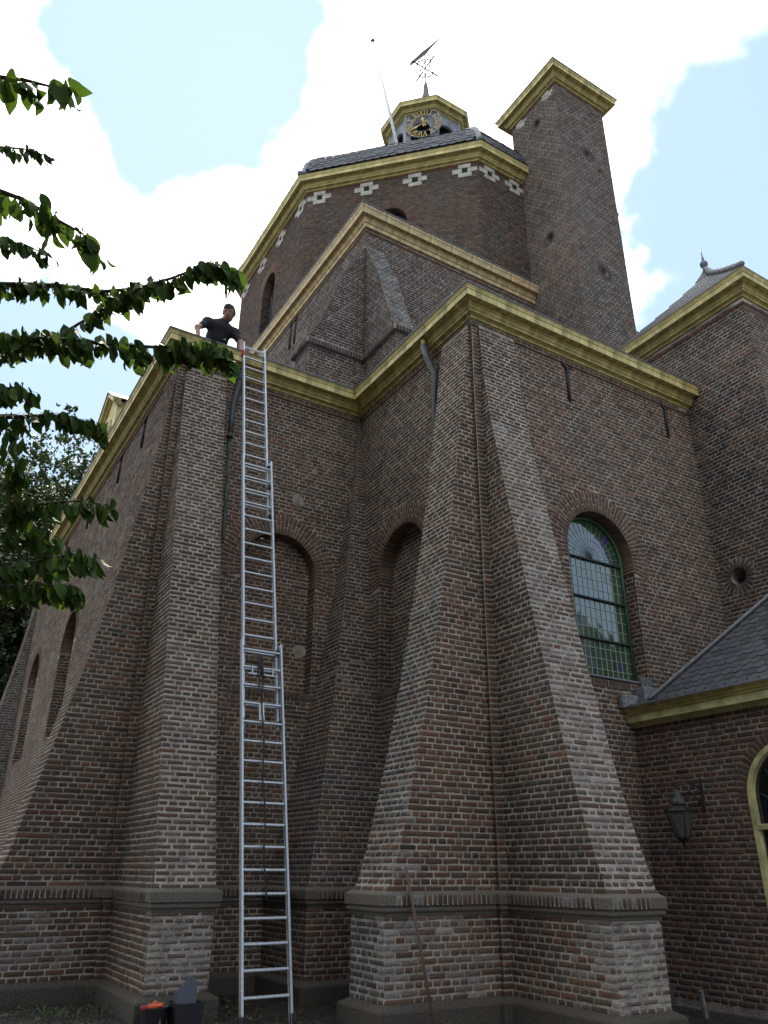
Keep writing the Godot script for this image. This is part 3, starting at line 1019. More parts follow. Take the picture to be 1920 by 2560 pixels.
func build_attic(ch: Node3D) -> void:
	var p := part_new("attic_wall", ch, M.mortar_tower)
	p.node.set_meta("label", "square brick attic of the crossing, with corner wedges, above the arm roofs")
	var ax := 6.68
	var az := -11.86
	wall_X(p, ax, -23.9, az, 10.3, 15.06, "tower", [], {"pal2": "pale"})
	wall_Z(p, az, ax, 11.8, 10.3, 15.06, "tower", [], {"pal2": "main"})
	# wedges at the corner: one to -X along the left arm, one to +Z along the right arm
	var pr := [[11.40, 1.29], [11.97, 1.02], [13.17, .62], [14.45, .02]]
	var pb := [[10.3, 1.29], [11.2, 1.29]]
	wall_Z(p, az + .01, ax - .01, 7.17, 11.40, 14.45, "cool", [], {"prof": pr, "pal2": "pale", "u0": ax - .012, "u1": 7.16})
	wall_X(p, ax - .012, az, az, 11.40, 14.45, "tower", [], {"u1f": func(y): return az + .01 + prof_at(pr, y), "pal2": "tower"})
	wall_X(p, ax - .01, -12.56, az, 11.40, 14.45, "tower", [], {"prof": pr, "u0": -12.56, "u1": az + .014})
	wall_Z(p, az + .012, ax, ax, 11.40, 14.45, "tower", [], {"u0f": func(y): return ax - .01 - prof_at(pr, y), "pal2": "main"})
	# right flank of the wedge and the lower blocks, set back a little below the ledge
	face(p, {"O": V(7.16, 0, 0), "u": Vector3.FORWARD, "n": Vector3.RIGHT, "u0": 0.0, "u1": -az, "u0f": func(y): return -az - .01 - prof_at(pr, y), "y0": 11.40, "y1": 14.45, "pal": "tower"})
	wall_Z(p, az - .03 + 1.29, ax + .02, 7.13, 10.2, 11.26, "pale", [], {"pal2": "tower"})
	wall_X(p, ax + .02, az, az + 1.26, 10.2, 11.26, "tower", [], {"pal2": "tower"})
	wall_X(p, ax - 1.26, -12.53, az - .02, 10.2, 11.26, "tower")
	wall_Z(p, az - .02, ax - 1.26, ax + .02, 10.2, 11.26, "main", [], {"pal2": "tower"})
	part_end(p)
	# the ledge: bricks on end carried round the wedges
	var path := [Vector2(ax, -12.57), Vector2(ax - 1.305, -12.57), Vector2(ax - 1.305, az + .02), Vector2(ax - .018, az + .02), Vector2(ax - .018, az + 1.305), Vector2(7.17, az + 1.305), Vector2(7.17, az)]
	var st := st_new()
	sweep(st, path, [[-.2, 11.255], [.035, 11.262], [.035, 11.385], [-.02, 11.40]])
	put(st, "wedge_ledge", M.mortar_tower, ch)
	p = part_new("wedge_ledge_bricks", ch, M.mortar_tower)
	for i in [1, 2, 3, 4]:
		var a: Vector2 = path[i]
		var b: Vector2 = path[i + 1]
		var d := (b - a).normalized()
		var n := V(-d.y, 0, d.x)
		var aa := V(a.x, 11.265, a.y) + n * .037
		var bb := V(b.x, 11.265, b.y) + n * .037
		quad(p.st, aa, bb, bb + Vector3.UP * .05, aa + Vector3.UP * .05)
		soldiers(p, aa, bb, n, .115, "tower")
	part_end(p)
	st = st_new()
	var sq := rect_ring(ax, 2 * CX - ax, 2 * CZ - az, az)
	var ap := []
	for q in [[0, -.46], [.03, -.455], [.035, -.36], [.06, -.345], [.10, -.25], [.115, -.235], [.20, -.23], [.205, -.10], [.225, -.06], [.23, 0]]: ap.append([q[0], 15.5 + q[1]])
	sweep(st, sq, ap, true)
	put(st, "attic_cornice", M.ochre_bounce, ch).set_meta("label", "yellow cornice round the square attic, warm bounce in its colour")
	st = st_new()
	sweep(st, sq, [[.228, 15.497], [.245, 15.505], [.245, 15.535], [.0, 15.6], [-2.6, 16.2]], true)
	put(st, "attic_roof", M.lead, ch)
	st = st_new()
	sweep(st, sq, [[.0, 14.90], [.014, 14.91], [.02, 14.93], [.014, 14.95], [.0, 14.96]], true)
	put(st, "terracotta_moulding", M.terracotta, ch)

func build_drum(ch: Node3D) -> void:
	var ap := 5.99
	var side := ap * 2 * tan(PI / 8)
	var p := part_new("drum_wall", ch, M.mortar_drum)
	p.node.set_meta("label", "octagonal dark brick drum with white stone crosses below its cornice")
	var corners := oct_ring(ap, CX, CZ)
	var wins := []
	for i in 8:
		var a: Vector2 = corners[i]
		var b: Vector2 = corners[(i + 1) % 8]
		var d := (b - a).normalized()
		var u := V(d.x, 0, d.y)
		var n := V(-d.y, 0, d.x)
		var O := V(a.x, 0, a.y)
		var seen := i <= 2
		var hole := {"kind": "arch", "c": side / 2, "r": .46, "R": .76, "sill": 15.9, "spring": 17.74, "toe": .05}
		face(p, {"O": O, "u": u, "n": n, "u0": -.004, "u1": side + .004, "y0": 15.0, "y1": 19.42, "pal": "drum", "pal2": "tower", "holes": [hole] if i < 2 else [], "bricks": seen, "shift": .02 * i})
		if i < 2:
			ring(p, O, u, n, side / 2, 17.74, .46, .76, .25, "arch", -.04, PI + .04)
			reveal(p.st, O, u, n, side / 2, .462, 15.9, 17.74, .34)
			wins.append([O - n * .30, u, n])
		if seen:
			for k in 4:
				var cu := side / 2 + (k - 1.5) * 1.40
				if i == 2 and k > 1: continue
				if i == 2 and k == 1: cu = side / 2 - 1.21
				var cr := Node3D.new()
				cr.name = "stone_cross"
				ch.add_child(cr, true)
				cr.position = O + u * cu + Vector3.UP * 19.09
				var bs := Basis(u, Vector3.UP, n)
				for q in [[V(0, .165, .0), V(.36, .15, .05)], [V(0, -.165, .0), V(.36, .15, .05)], [V(-.215, 0, .0), V(.27, .17, .05)], [V(.215, 0, .0), V(.27, .17, .05)]]:
					var st := st_new()
					box(st, bs * q[0], q[1] + V(rng.randf_range(-.02, .02), rng.randf_range(-.01, .01), 0), bs, .008)
					put(st, "stone", M.white_stone, cr)
				var hs := st_new()
				box(hs, bs * V(0, 0, -.004), V(.15, .16, .03), bs)
				put(hs, "hole", M.void, cr)  # solid near-black block, the darkness of the hole painted on
	part_end(p)
	for w in wins:
		plain_window(ch, w[0], w[1], w[2], side / 2, .46, 15.9, 17.74)
	var st := st_new()
	sweep(st, corners, eaves_profile(19.75, 1.02), true)
	put(st, "drum_cornice", M.ochre, ch).set_meta("label", "yellow octagonal cornice of the drum")
	st = st_new()
	sweep(st, corners, [[.0, 19.30], [.014, 19.31], [.024, 19.335], [.014, 19.36], [.0, 19.365]], true)
	put(st, "terracotta_moulding", M.terracotta, ch)
	# dome: octagonal, bulging, slated, with lead hips
	var pr := [[6.34, 19.78], [6.2, 19.92], [6.1, 20.3], [5.9, 20.7], [5.55, 21.14], [5.0, 21.78], [4.3, 22.5], [3.5, 23.2], [2.7, 23.8], [1.95, 24.2], [1.45, 24.45]]
	st = st_new()
	for j in pr.size() - 1:
		var r0 := oct_ring(pr[j][0], CX, CZ)
		var r1 := oct_ring(pr[j + 1][0], CX, CZ)
		for i in 8:
			var k := (i + 1) % 8
			quad(st, V(r0[i].x, pr[j][1], r0[i].y), V(r0[k].x, pr[j][1], r0[k].y), V(r1[k].x, pr[j + 1][1], r1[k].y), V(r1[i].x, pr[j + 1][1], r1[i].y))
	var dome := put(st, "dome", M.slate_body, ch)
	dome.set_meta("label", "bulging slate dome with lead hips")
	var xf := []
	var co := []
	for i in 4:
		var t := deg_to_rad(180 - 45 * i)
		var n := V(cos(t), 0, sin(t))
		var u := V(-n.z, 0, n.x) * -1.0
		u = n.cross(Vector3.UP) * -1.0
		for j in range(1, pr.size() - 1):
			var a = V(CX, 0, CZ) + n * pr[j][0] + Vector3.UP * pr[j][1]
			var b = V(CX, 0, CZ) + n * pr[j + 1][0] + Vector3.UP * pr[j + 1][1]
			var up = (b - a).normalized()
			var nn := u.cross(up)
			var rows := maxi(1, int(round(a.distance_to(b) / .15)))
			for r in rows:
				var f := float(r) / rows
				var c = a.lerp(b, f)
				var half := lerpf(pr[j][0], pr[j + 1][0], f) * tan(PI / 8)
				var cnt := int(half * 2 / .24)
				for q in cnt:
					var off := -half + (q + (.5 if r % 2 else .0) + .25) * .24
					if absf(off) > half - .10: continue
					xf.append(Transform3D(Basis(u * .25, up * .21, nn * .55).rotated(u, -.10), c + u * off + nn * (.040 + rng.randf() * .012)))
					co.append(Color(.078, .084, .098) * rng.randf_range(.72, 1.25))
	single_slates(xf, co, dome, 300)
	for i in 8:
		st = st_new(true)
		var pts := []
		for q in pr:
			var c: Vector2 = oct_ring(q[0], CX, CZ)[i]
			pts.append(V(c.x, q[1] + .02, c.y))
		tube(st, pts, [.09], 8)
		put(st, "hip_lead", M.lead_pale, dome)

func single_slates(xf: Array, co: Array, parent: Node, most: int) -> void:
	var sc := []
	for i in xf.size(): sc.append([score(xf[i], xf[i].basis.x.length()), i])
	sc.sort_custom(func(x, y): return x[0] > y[0])
	var one := {}
	for i in mini(most, sc.size()):
		if sc[i][0] > 0.0: one[sc[i][1]] = true
	var x2 := []
	var c2 := []
	for i in xf.size():
		if one.has(i):
			var t := "slate%d" % int(co[i].get_luminance() * 80)
			if not M.has(t): mat(t, co[i], .62)
			put_mesh(slate_mesh, "slate", M[t], parent, xf[i])
		else:
			x2.append(xf[i])
			c2.append(co[i])
	if x2.size(): scatter("slates", slate_mesh, M.slate, x2, c2, parent)

func hole_tube(p: Dictionary, O: Vector3, u: Vector3, n: Vector3, cu: float, cy: float, r: float, R: float, pal: String) -> void:
	ring(p, O, u, n, cu, cy, r, R, .2, pal, 0, TAU)
	for i in 20:
		var a := u * cos(TAU * i / 20) + Vector3.UP * sin(TAU * i / 20)
		var b := u * cos(TAU * (i + 1) / 20) + Vector3.UP * sin(TAU * (i + 1) / 20)
		var c := O + u * cu + Vector3.UP * cy
		quad(p.st, c + b * r, c + a * r, c + a * r - n * .6, c + b * r - n * .6)
		tri(p.st, c - n * .6, c + a * r - n * .6, c + b * r - n * .6)

func build_towers(ch: Node3D) -> void:
	# slender bell tower against the drum
	var p := part_new("bell_tower", ch, M.mortar_tower)
	p.node.set_meta("label", "slender square brick tower rising beside the drum")
	var h1 := [{"kind": "circle", "c": -11.12, "cy": 21.02, "r": .13, "R": .26}, {"kind": "circle", "c": -11.08, "cy": 16.69, "r": .13, "R": .26}]
	var h2 := [{"kind": "circle", "c": 12.77, "cy": 19.57, "r": .13, "R": .34}, {"kind": "circle", "c": 12.77, "cy": 15.39, "r": .13, "R": .34}]
	var pr := [[10.4, .0], [21.9, .0]]
	wall_X(p, 11.8, -12.12, -10.266, 10.4, 21.92, "tower", h1, {"pal2": "main"})
	wall_Z(p, -10.27, 11.796, 13.66, 10.4, 21.92, "tower", h2, {"pal2": "main"})
	face(p, {"O": V(13.66, 0, 0), "u": Vector3.FORWARD, "n": Vector3.RIGHT, "u0": 10.27, "u1": 12.12, "y0": 10.4, "y1": 21.92, "pal": "tower", "bricks": false})
	face(p, {"O": V(0, 0, -12.12), "u": Vector3.LEFT, "n": Vector3.FORWARD, "u0": -13.66, "u1": -11.8, "y0": 10.4, "y1": 21.92, "pal": "tower", "bricks": false})
	for h in h1: hole_tube(p, V(11.8, 0, 0), Vector3.BACK, Vector3.LEFT, h.c, h.cy, h.r, h.R, "tower")
	for h in h2: hole_tube(p, V(0, 0, -10.27), Vector3.RIGHT, Vector3.BACK, h.c, h.cy, h.r, h.R, "tower")
	part_end(p)
	var sq := rect_ring(11.8, 13.66, -12.12, -10.27)
	var st := st_new()
	sweep(st, sq, eaves_profile(22.22, .98), true)
	put(st, "tower_cornice", M.ochre, ch).set_meta("label", "yellow cornice crowning the slender tower")
	st = st_new()
	sweep(st, sq, [[.335, 22.217], [.35, 22.225], [.35, 22.25], [-.9, 22.6]], true)
	put(st, "tower_roof", M.lead, ch)
	st = st_new()
	sweep(st, sq, [[.0, 21.76], [.014, 21.77], [.022, 21.79], [.014, 21.81], [.0, 21.815]], true)
	put(st, "terracotta_moulding", M.terracotta, ch)
	for q in [[V(11.8, 21.66, -10.6), Vector3.BACK, Vector3.LEFT], [V(11.8, 21.66, -11.72), Vector3.BACK, Vector3.LEFT], [V(12.2, 21.66, -10.27), Vector3.RIGHT, Vector3.BACK], [V(13.27, 21.66, -10.27), Vector3.RIGHT, Vector3.BACK]]:
		var cr := Node3D.new()
		cr.name = "stone_cross"
		cr.position = q[0]
		ch.add_child(cr, true)
		var bs := Basis(q[1], Vector3.UP, q[2])
		for s in [[V(-.06, .08, 0), V(.26, .10, .04)], [V(.02, -.03, 0), V(.42, .11, .04)], [V(.05, -.13, 0), V(.24, .08, .04)]]:
			st = st_new()
			box(st, bs * s[0], s[1], bs, .008)
			put(st, "stone", M.white_stone if q[2].z < .5 else M.stone, cr)
	# square entrance tower with a pointed slate roof, at the right
	p = part_new("entrance_tower", ch, M.mortar_tower)
	p.node.set_meta("label", "square brick entrance tower with pointed slate roof at right edge")
	var h3 := [{"kind": "circle", "c": -7.68, "cy": 6.22, "r": .15, "R": .32}]
	wall_X(p, 11.92, -9.2, -6.496, 0.0, 11.5, "main", h3, {"pal2": "tower"})
	wall_Z(p, -6.5, 11.916, 14.4, 0.0, 11.5, "main", [], {"pal2": "rose"})
	face(p, {"O": V(0, 0, -9.2), "u": Vector3.LEFT, "n": Vector3.FORWARD, "u0": -14.4, "u1": -11.92, "y0": 0.0, "y1": 11.5, "pal": "tower", "bricks": false})
	face(p, {"O": V(14.4, 0, 0), "u": Vector3.FORWARD, "n": Vector3.RIGHT, "u0": 6.5, "u1": 9.2, "y0": 0.0, "y1": 11.5, "pal": "tower", "bricks": false})
	hole_tube(p, V(11.92, 0, 0), Vector3.BACK, Vector3.LEFT, -7.68, 6.22, .15, .32, "soldier")
	part_end(p)
	sq = rect_ring(11.92, 14.4, -9.2, -6.5)
	st = st_new()
	sweep(st, sq, eaves_profile(11.86, .95), true)
	put(st, "entrance_tower_cornice", M.ochre, ch).set_meta("label", "yellow cornice of the entrance tower at the right edge")
	st = st_new()
	sweep(st, sq, [[.0, 11.34], [.014, 11.35], [.022, 11.37], [.014, 11.39], [.0, 11.395]], true)
	put(st, "terracotta_moulding", M.terracotta, ch)
	for q in [[V(12.04, 11.44, -6.5), V(.26, .07, .03)], [V(11.92, 11.44, -6.62), V(.03, .07, .26)], [V(11.92, 11.44, -9.1), V(.03, .07, .2)]]:
		st = st_new()
		box(st, q[0], q[1], Basis.IDENTITY, .006)
		put(st, "corner_block", M.white_stone, ch)
	# pyramid of overlapping slate courses, slightly flared
	var apex := V(13.16, 13.72, -7.85)
	var roof := Node3D.new()
	roof.name = "entrance_tower_roof"
	ch.add_child(roof, true)
	roof.set_meta("label", "pointed grey slate roof with a ball finial")
	var steps := 7
	for i in steps:
		var f0 := float(i) / steps
		var f1 := float(i + 1) / steps
		st = st_new()
		var fl := func(f: float) -> float: return pow(1.0 - f, 1.12)
		var g0: float = fl.call(f0)
		var g1: float = fl.call(f1 + .015 if i < steps - 1 else f1)
		var c0 := []
		var c1 := []
		for q in [V(11.60, 0, -9.52), V(11.60, 0, -6.18), V(14.72, 0, -6.18), V(14.72, 0, -9.52)]:
			c0.append(V(lerpf(apex.x, q.x, g0), lerpf(11.89, apex.y, f0) + .012, lerpf(apex.z, q.z, g0)))
			c1.append(V(lerpf(apex.x, q.x, maxf(g1, .03)), lerpf(11.89, apex.y, f1) + .006, lerpf(apex.z, q.z, maxf(g1, .03))))
		for k in 4:
			var k2 := (k + 1) % 4
			quad(st, c0[k], c0[k2], c1[k2], c1[k])
			quad(st, c0[k] - V(0, .03, 0), c0[k2] - V(0, .03, 0), c0[k2], c0[k])
		put(st, "slate_course", M.lead, roof)
		for k in [1, 2]:
			for s in 3:
				st = st_new(true)
				var a: Vector3 = c0[k].lerp(c1[k], s / 3.0)
				var b: Vector3 = c0[k].lerp(c1[k], (s + .9) / 3.0)
				tube(st, [a + V(0, .02, 0), b + V(0, .03, 0)], [.055, .07], 8)
				put(st, "hip_tile", M.lead_pale, roof)
	st = st_new(true)
	lathe(st, apex - V(0, .15, 0), [[.12, 0], [.09, .12], [.05, .22], [.04, .28], [.075, .33], [.088, .38], [.075, .43], [.035, .47], [.025, .52], [.03, .55], [.016, .57], [.004, .88], [0, .88]], 14)
	put(st, "finial", M.lead, roof)

func text_mesh(s: String, size: float) -> TextMesh:
	var t := TextMesh.new()
	var f := SystemFont.new()
	f.font_names = PackedStringArray(["Droid Serif"])
	t.font = f
	t.font_size = 32
	t.pixel_size = size / 32.0
	t.depth = .02
	t.text = s
	return t

func build_lantern(ch: Node3D) -> void:
	var lan := Node3D.new()
	lan.name = "lantern"
	ch.add_child(lan, true)
	lan.set_meta("label", "small octagonal lantern with a clock above the dome")
	var c := Vector2(12.74, -17.87)
	var ap := 1.36
	var side := ap * 2 * tan(PI / 8)
	var cor := oct_ring(ap, c.x, c.y)
	for i in 8:
		var a: Vector2 = cor[i]
		var b: Vector2 = cor[(i + 1) % 8]
		var d := (b - a).normalized()
		var u := V(d.x, 0, d.y)
		var n := V(-d.y, 0, d.x)
		var O := V(a.x, 0, a.y)
		# panel with an arched opening
		var st := st_new()
		var r := .38
		var sp := 26.85
		var top := 27.75
		var y0 := 24.1
		for dz in [0.0, -.10]:
			var o = O + n * dz
			quad(st, o + V(0, y0, 0), o + u * (side / 2 - r) + V(0, y0, 0), o + u * (side / 2 - r) + V(0, sp, 0), o + V(0, sp, 0))
			quad(st, o + u * (side / 2 + r) + V(0, y0, 0), o + u * side + V(0, y0, 0), o + u * side + V(0, sp, 0), o + u * (side / 2 + r) + V(0, sp, 0))
			var last := side / 2 - r
			var ly := sp
			for k in range(1, 13):
				var t := PI - PI * k / 12.0
				var x := side / 2 + cos(t) * r
				var y := sp + sin(t) * r
				quad(st, o + u * last + V(0, ly, 0), o + u * x + V(0, y, 0), o + u * x + V(0, top, 0), o + u * last + V(0, top, 0))
				last = x
				ly = y
			quad(st, o + V(0, sp, 0), o + u * (side / 2 - r) + V(0, sp, 0), o + u * (side / 2 - r) + V(0, top, 0), o + V(0, top, 0))
			quad(st, o + u * (side / 2 + r) + V(0, sp, 0), o + u * side + V(0, sp, 0), o + u * side + V(0, top, 0), o + u * (side / 2 + r) + V(0, top, 0))
		reveal(st, O, u, n, side / 2, r, y0, sp, .1, false)
		put(st, "panel", M.lantern_wood, lan)
		st = st_new(true)
		tube(st, [V(a.x, y0, a.y), V(a.x, 27.7, a.y)], [.05], 8)
		put(st, "post", M.lantern_wood, lan)
	var st := st_new()
	lathe(st, V(c.x, 0, c.y), [[.55, 24.1], [.55, 27.7]], 8)
	put(st, "dark_core", M.void, lan)  # near-black column painting the unlit inside of the lantern
	st = st_new()
	sweep(st, cor, eaves_profile(28.10, 1.08), true)
	put(st, "lantern_cornice", M.ochre, lan)
	st = st_new()
	var rp := [[1.72, 28.08], [1.68, 28.12], [1.32, 28.3], [1.05, 28.6], [.8, 28.95], [.5, 29.35], [.22, 29.9], [.14, 30.4]]
	for j in rp.size() - 1:
		var r0 := oct_ring(rp[j][0], c.x, c.y)
		var r1 := oct_ring(rp[j + 1][0], c.x, c.y)
		for i in 8:
			var k := (i + 1) % 8
			quad(st, V(r0[i].x, rp[j][1], r0[i].y), V(r0[k].x, rp[j][1], r0[k].y), V(r1[k].x, rp[j + 1][1], r1[k].y), V(r1[i].x, rp[j + 1][1], r1[i].y))
	put(st, "lantern_roof", M.lead, lan)
	# clock on the diagonal face, dial of a pierced ring with gilt numerals, at about twenty to twelve
	var n := V(-1, 0, 1).normalized()
	var u := V(1, 0, 1).normalized()
	var clock := Node3D.new()
	clock.name = "clock"
	ch.add_child(clock, true)
	clock.set_meta("label", "open iron clock ring with gilt numerals and hands on the lantern")
	var cc := V(c.x, 27.02, c.y) + n * (ap + .08) + u * .15
	clock.transform = Transform3D(Basis(u, Vector3.UP, n), cc)
	for q in [[.70, .026], [.40, .020]]:
		st = st_new(true)
		var pts := []
		for k in 41: pts.append(V(cos(TAU * k / 40) * q[0], sin(TAU * k / 40) * q[0], 0))
		tube(st, pts, [q[1]], 6, false)
		put(st, "dial_ring", M.ring_grey, clock)
	var num := ["XII", "I", "II", "III", "IV", "V", "VI", "VII", "VIII", "IX", "X", "XI"]
	for k in 12:
		var t := TAU * k / 12
		var o := MeshInstance3D.new()
		o.name = "numeral"
		o.mesh = text_mesh(num[k], .33)
		o.material_override = M.gold
		clock.add_child(o, true)
		o.transform = Transform3D(Basis(Vector3.BACK, -t) * Basis.from_scale(V(.8, 1, 1)), V(sin(t) * .555, cos(t) * .555, .02))
	for h in [[TAU * 11.67 / 12, .36, .045, "hour_hand"], [TAU * 40 / 60, .58, .03, "minute_hand"]]:
		st = st_new()
		var L: float = h[1]
		var w: float = h[2]
		var out := [V(-w * .5, -.2, 0), V(-w * 1.6, -.14, 0), V(-w * .5, -.05, 0), V(-w * .7, L * .45, 0), V(-w * 1.9, L * .62, 0), V(-w * .6, L * .74, 0), V(0, L, 0)]
		var full := out.duplicate()
		for k in range(out.size() - 2, -1, -1): full.append(V(-out[k].x, out[k].y, 0))
		for k in full.size() - 1:
			for z in [.012, -.012]: tri(st, V(0, L * .3, z), full[k + 1] + V(0, 0, z), full[k] + V(0, 0, z))
			quad(st, full[k + 1] + V(0, 0, -.012), full[k] + V(0, 0, -.012), full[k] + V(0, 0, .012), full[k + 1] + V(0, 0, .012))
		var hand := put(st, h[3], M.gold, clock)
		hand.transform = Transform3D(Basis(Vector3.BACK, -h[0]), V(0, 0, .05))
	for k in 4:
		st = st_new(true)
		var t := PI / 4 + PI / 2 * k
		tube(st, [V(cos(t) * .69, sin(t) * .69, 0), V(cos(t) * .69, sin(t) * .69, -.12)], [.02], 6)
		put(st, "bracket", M.ring_grey, clock)
	# spire with armillary ring and vane
	var ax := V(12.75, 0, -17.87)
	var vane := Node3D.new()
	vane.name = "weathervane"
	ch.add_child(vane, true)
	vane.set_meta("label", "iron weathervane with crossed rings on top of the lantern")
	st = st_new(true)
	lathe(st, ax, [[.20, 30.2], [.14, 30.5], [.11, 30.9], [.07, 31.2], [.02, 31.26]], 10)
	put(st, "spire_foot", M.lead, vane)
	st = st_new(true)
	tube(st, [ax + V(0, 31.1, 0), ax + V(0, 33.15, 0)], [.022], 6)
	put(st, "rod", M.iron, vane)
	for q in [[Vector3.RIGHT, Vector3.BACK], [Vector3.RIGHT, Vector3.UP], [Vector3.BACK, Vector3.UP]]:
		st = st_new(true)
		var pts := []
		for k in 33: pts.append(ax + V(0, 32.13, 0) + (q[0] * cos(TAU * k / 32) + q[1] * sin(TAU * k / 32)) * .40)
		tube(st, pts, [.018], 6, false)
		put(st, "ring", M.iron, vane)
	for q in [Vector3.RIGHT, Vector3.BACK]:
		st = st_new(true)
		tube(st, [ax + V(0, 32.13, 0) - q * .72, ax + V(0, 32.13, 0) - q * .62, ax + V(0, 32.13, 0), ax + V(0, 32.13, 0) + q * .62, ax + V(0, 32.13, 0) + q * .72], [.004, .035, .02, .035, .004], 6)
		put(st, "pointer", M.iron, vane)
	st = st_new()
	var vd := V(.24, 0, .97)
	var vs := [[-.85, .02, .10], [-.5, .0, .12], [-.15, -.02, .16], [.1, -.05, .14], [.35, -.02, .08], [.85, .02, .02]]
	for k in vs.size() - 1:
		var a = ax + V(0, 33.2, 0) + vd * vs[k][0]
		var b = ax + V(0, 33.2, 0) + vd * vs[k + 1][0]
		for s in [.012, -.012]:
			var o = V(vd.z, 0, -vd.x) * s
			quad(st, a + V(0, vs[k][1] - vs[k][2], 0) + o, b + V(0, vs[k + 1][1] - vs[k + 1][2], 0) + o, b + V(0, vs[k + 1][1] + vs[k + 1][2], 0) + o, a + V(0, vs[k][1] + vs[k][2], 0) + o)
	put(st, "vane", M.iron, vane)
	# leaning flagpole on the dome
	var fp := Node3D.new()
	fp.name = "flagpole"
	ch.add_child(fp, true)
	fp.set_meta("label", "thin white flagpole leaning out from the dome")
	st = st_new(true)
	var f0 := V(11.2, 25.35, -17.38)
	var f1 := V(10.24, 32.05, -17.95)
	tube(st, [f0, f1], [.065, .042], 8)
	put(st, "pole", M.white_enamel, fp)
	st = st_new(true)
	lathe(st, f1, [[0, -.09], [.07, -.05], [.09, 0], [.07, .06], [0, .09]], 10)
	put(st, "knob", M.iron, fp)

# an arched window without coloured panes: frame, bars and panes
func plain_window(ch: Node3D, O: Vector3, u: Vector3, n: Vector3, c: float, r: float, sill: float, spring: float) -> void:
	var w := Node3D.new()
	w.name = "window"
	ch.add_child(w, true)
	var st := st_new(true)
	var pts := [O + u * (c - r + .03) + V(0, sill, 0), O + u * (c - r + .03) + V(0, spring, 0)]
	for i in range(1, 12):
		var t := PI - PI * i / 12
		pts.append(O + u * (c + cos(t) * (r - .03)) + V(0, spring + sin(t) * (r - .03), 0))
	pts.append(O + u * (c + r - .03) + V(0, spring, 0))
	pts.append(O + u * (c + r - .03) + V(0, sill, 0))
	tube(st, pts, [.035], 6)
	put(st, "frame", M.dark_bar, w)
	var cols := 3
	var rows := 5
	for i in cols:
		for j in rows:
			var x0 := c - r + 2 * r * i / cols
			var x1 := c - r + 2 * r * (i + 1) / cols
			var y0 := lerpf(sill, spring + r, float(j) / rows)
			var y1 := lerpf(sill, spring + r, float(j + 1) / rows)
			var poly := PackedVector2Array([Vector2(x0 + .012, y0 + .012), Vector2(x1 - .012, y0 + .012), Vector2(x1 - .012, y1 - .012), Vector2(x0 + .012, y1 - .012)])
			pane(w, clip_arch(poly, c, r - .02, spring), O, u, n, pane_mat(Color(.05, .06, .07)))
	for i in range(1, cols):
		var x := c - r + 2 * r * i / cols
		st = st_new()
		box(st, O + u * x + V(0, (sill + spring + r * .9) / 2, 0), V(.024, spring + r * .9 - sill, .03), Basis(u, Vector3.UP, n))
		put(st, "bar", M.dark_bar, w)
	for j in range(1, rows):
		var y := lerpf(sill, spring + r, float(j) / rows)
		var hw := r - .02 if y < spring else sqrt(maxf(.01, r * r - (y - spring) * (y - spring)))
		st = st_new()
		box(st, O + u * c + V(0, y, 0), V(hw * 2, .024, .026), Basis(u, Vector3.UP, n))
		put(st, "bar", M.dark_bar, w)

func clip_arch(poly: PackedVector2Array, c: float, r: float, spring: float) -> PackedVector2Array:
	var shape := PackedVector2Array([Vector2(c - r, -1), Vector2(c + r, -1), Vector2(c + r, spring)])
	for i in range(1, 24):
		var t := PI * i / 24
		shape.append(Vector2(c + cos(t) * r, spring + sin(t) * r))
	shape.append(Vector2(c - r, spring))
	var o := Geometry2D.intersect_polygons(poly, shape)
	return o[0] if o.size() else PackedVector2Array()

func pane_mat(lin: Color) -> StandardMaterial3D:
	var key := "pane%d_%d_%d" % [int(lin.r * 400), int(lin.g * 400), int(lin.b * 400)]
	if not M.has(key):
		var m := mat(key, lin, .06)
		m.metallic_specular = 1.0
		m.clearcoat_enabled = true
		m.clearcoat = 1.0
		m.clearcoat_roughness = .04
	return M[key]

func pane(parent: Node, poly: PackedVector2Array, O: Vector3, u: Vector3, n: Vector3, m: Material) -> void:
	if poly.size() < 3: return
	var mid := Vector2.ZERO
	for q in poly: mid += q / poly.size()
	var tx := rng.randf_range(-.012, .012)
	var ty := rng.randf_range(-.012, .012)
	var st := st_new()
	if not Geometry2D.is_polygon_clockwise(poly):
		pass
	else:
		poly.reverse()
	for i in poly.size():
		var a := poly[i]
		var b := poly[(i + 1) % poly.size()]
		var A := O + u * a.x + Vector3.UP * a.y + n * ((a.x - mid.x) * tx + (a.y - mid.y) * ty)
		var B := O + u * b.x + Vector3.UP * b.y + n * ((b.x - mid.x) * tx + (b.y - mid.y) * ty)
		var C := O + u * mid.x + Vector3.UP * mid.y
		tri(st, C, A, B)
		quad(st, A - n * .006, B - n * .006, B, A)
	put(st, "pane", m, parent)

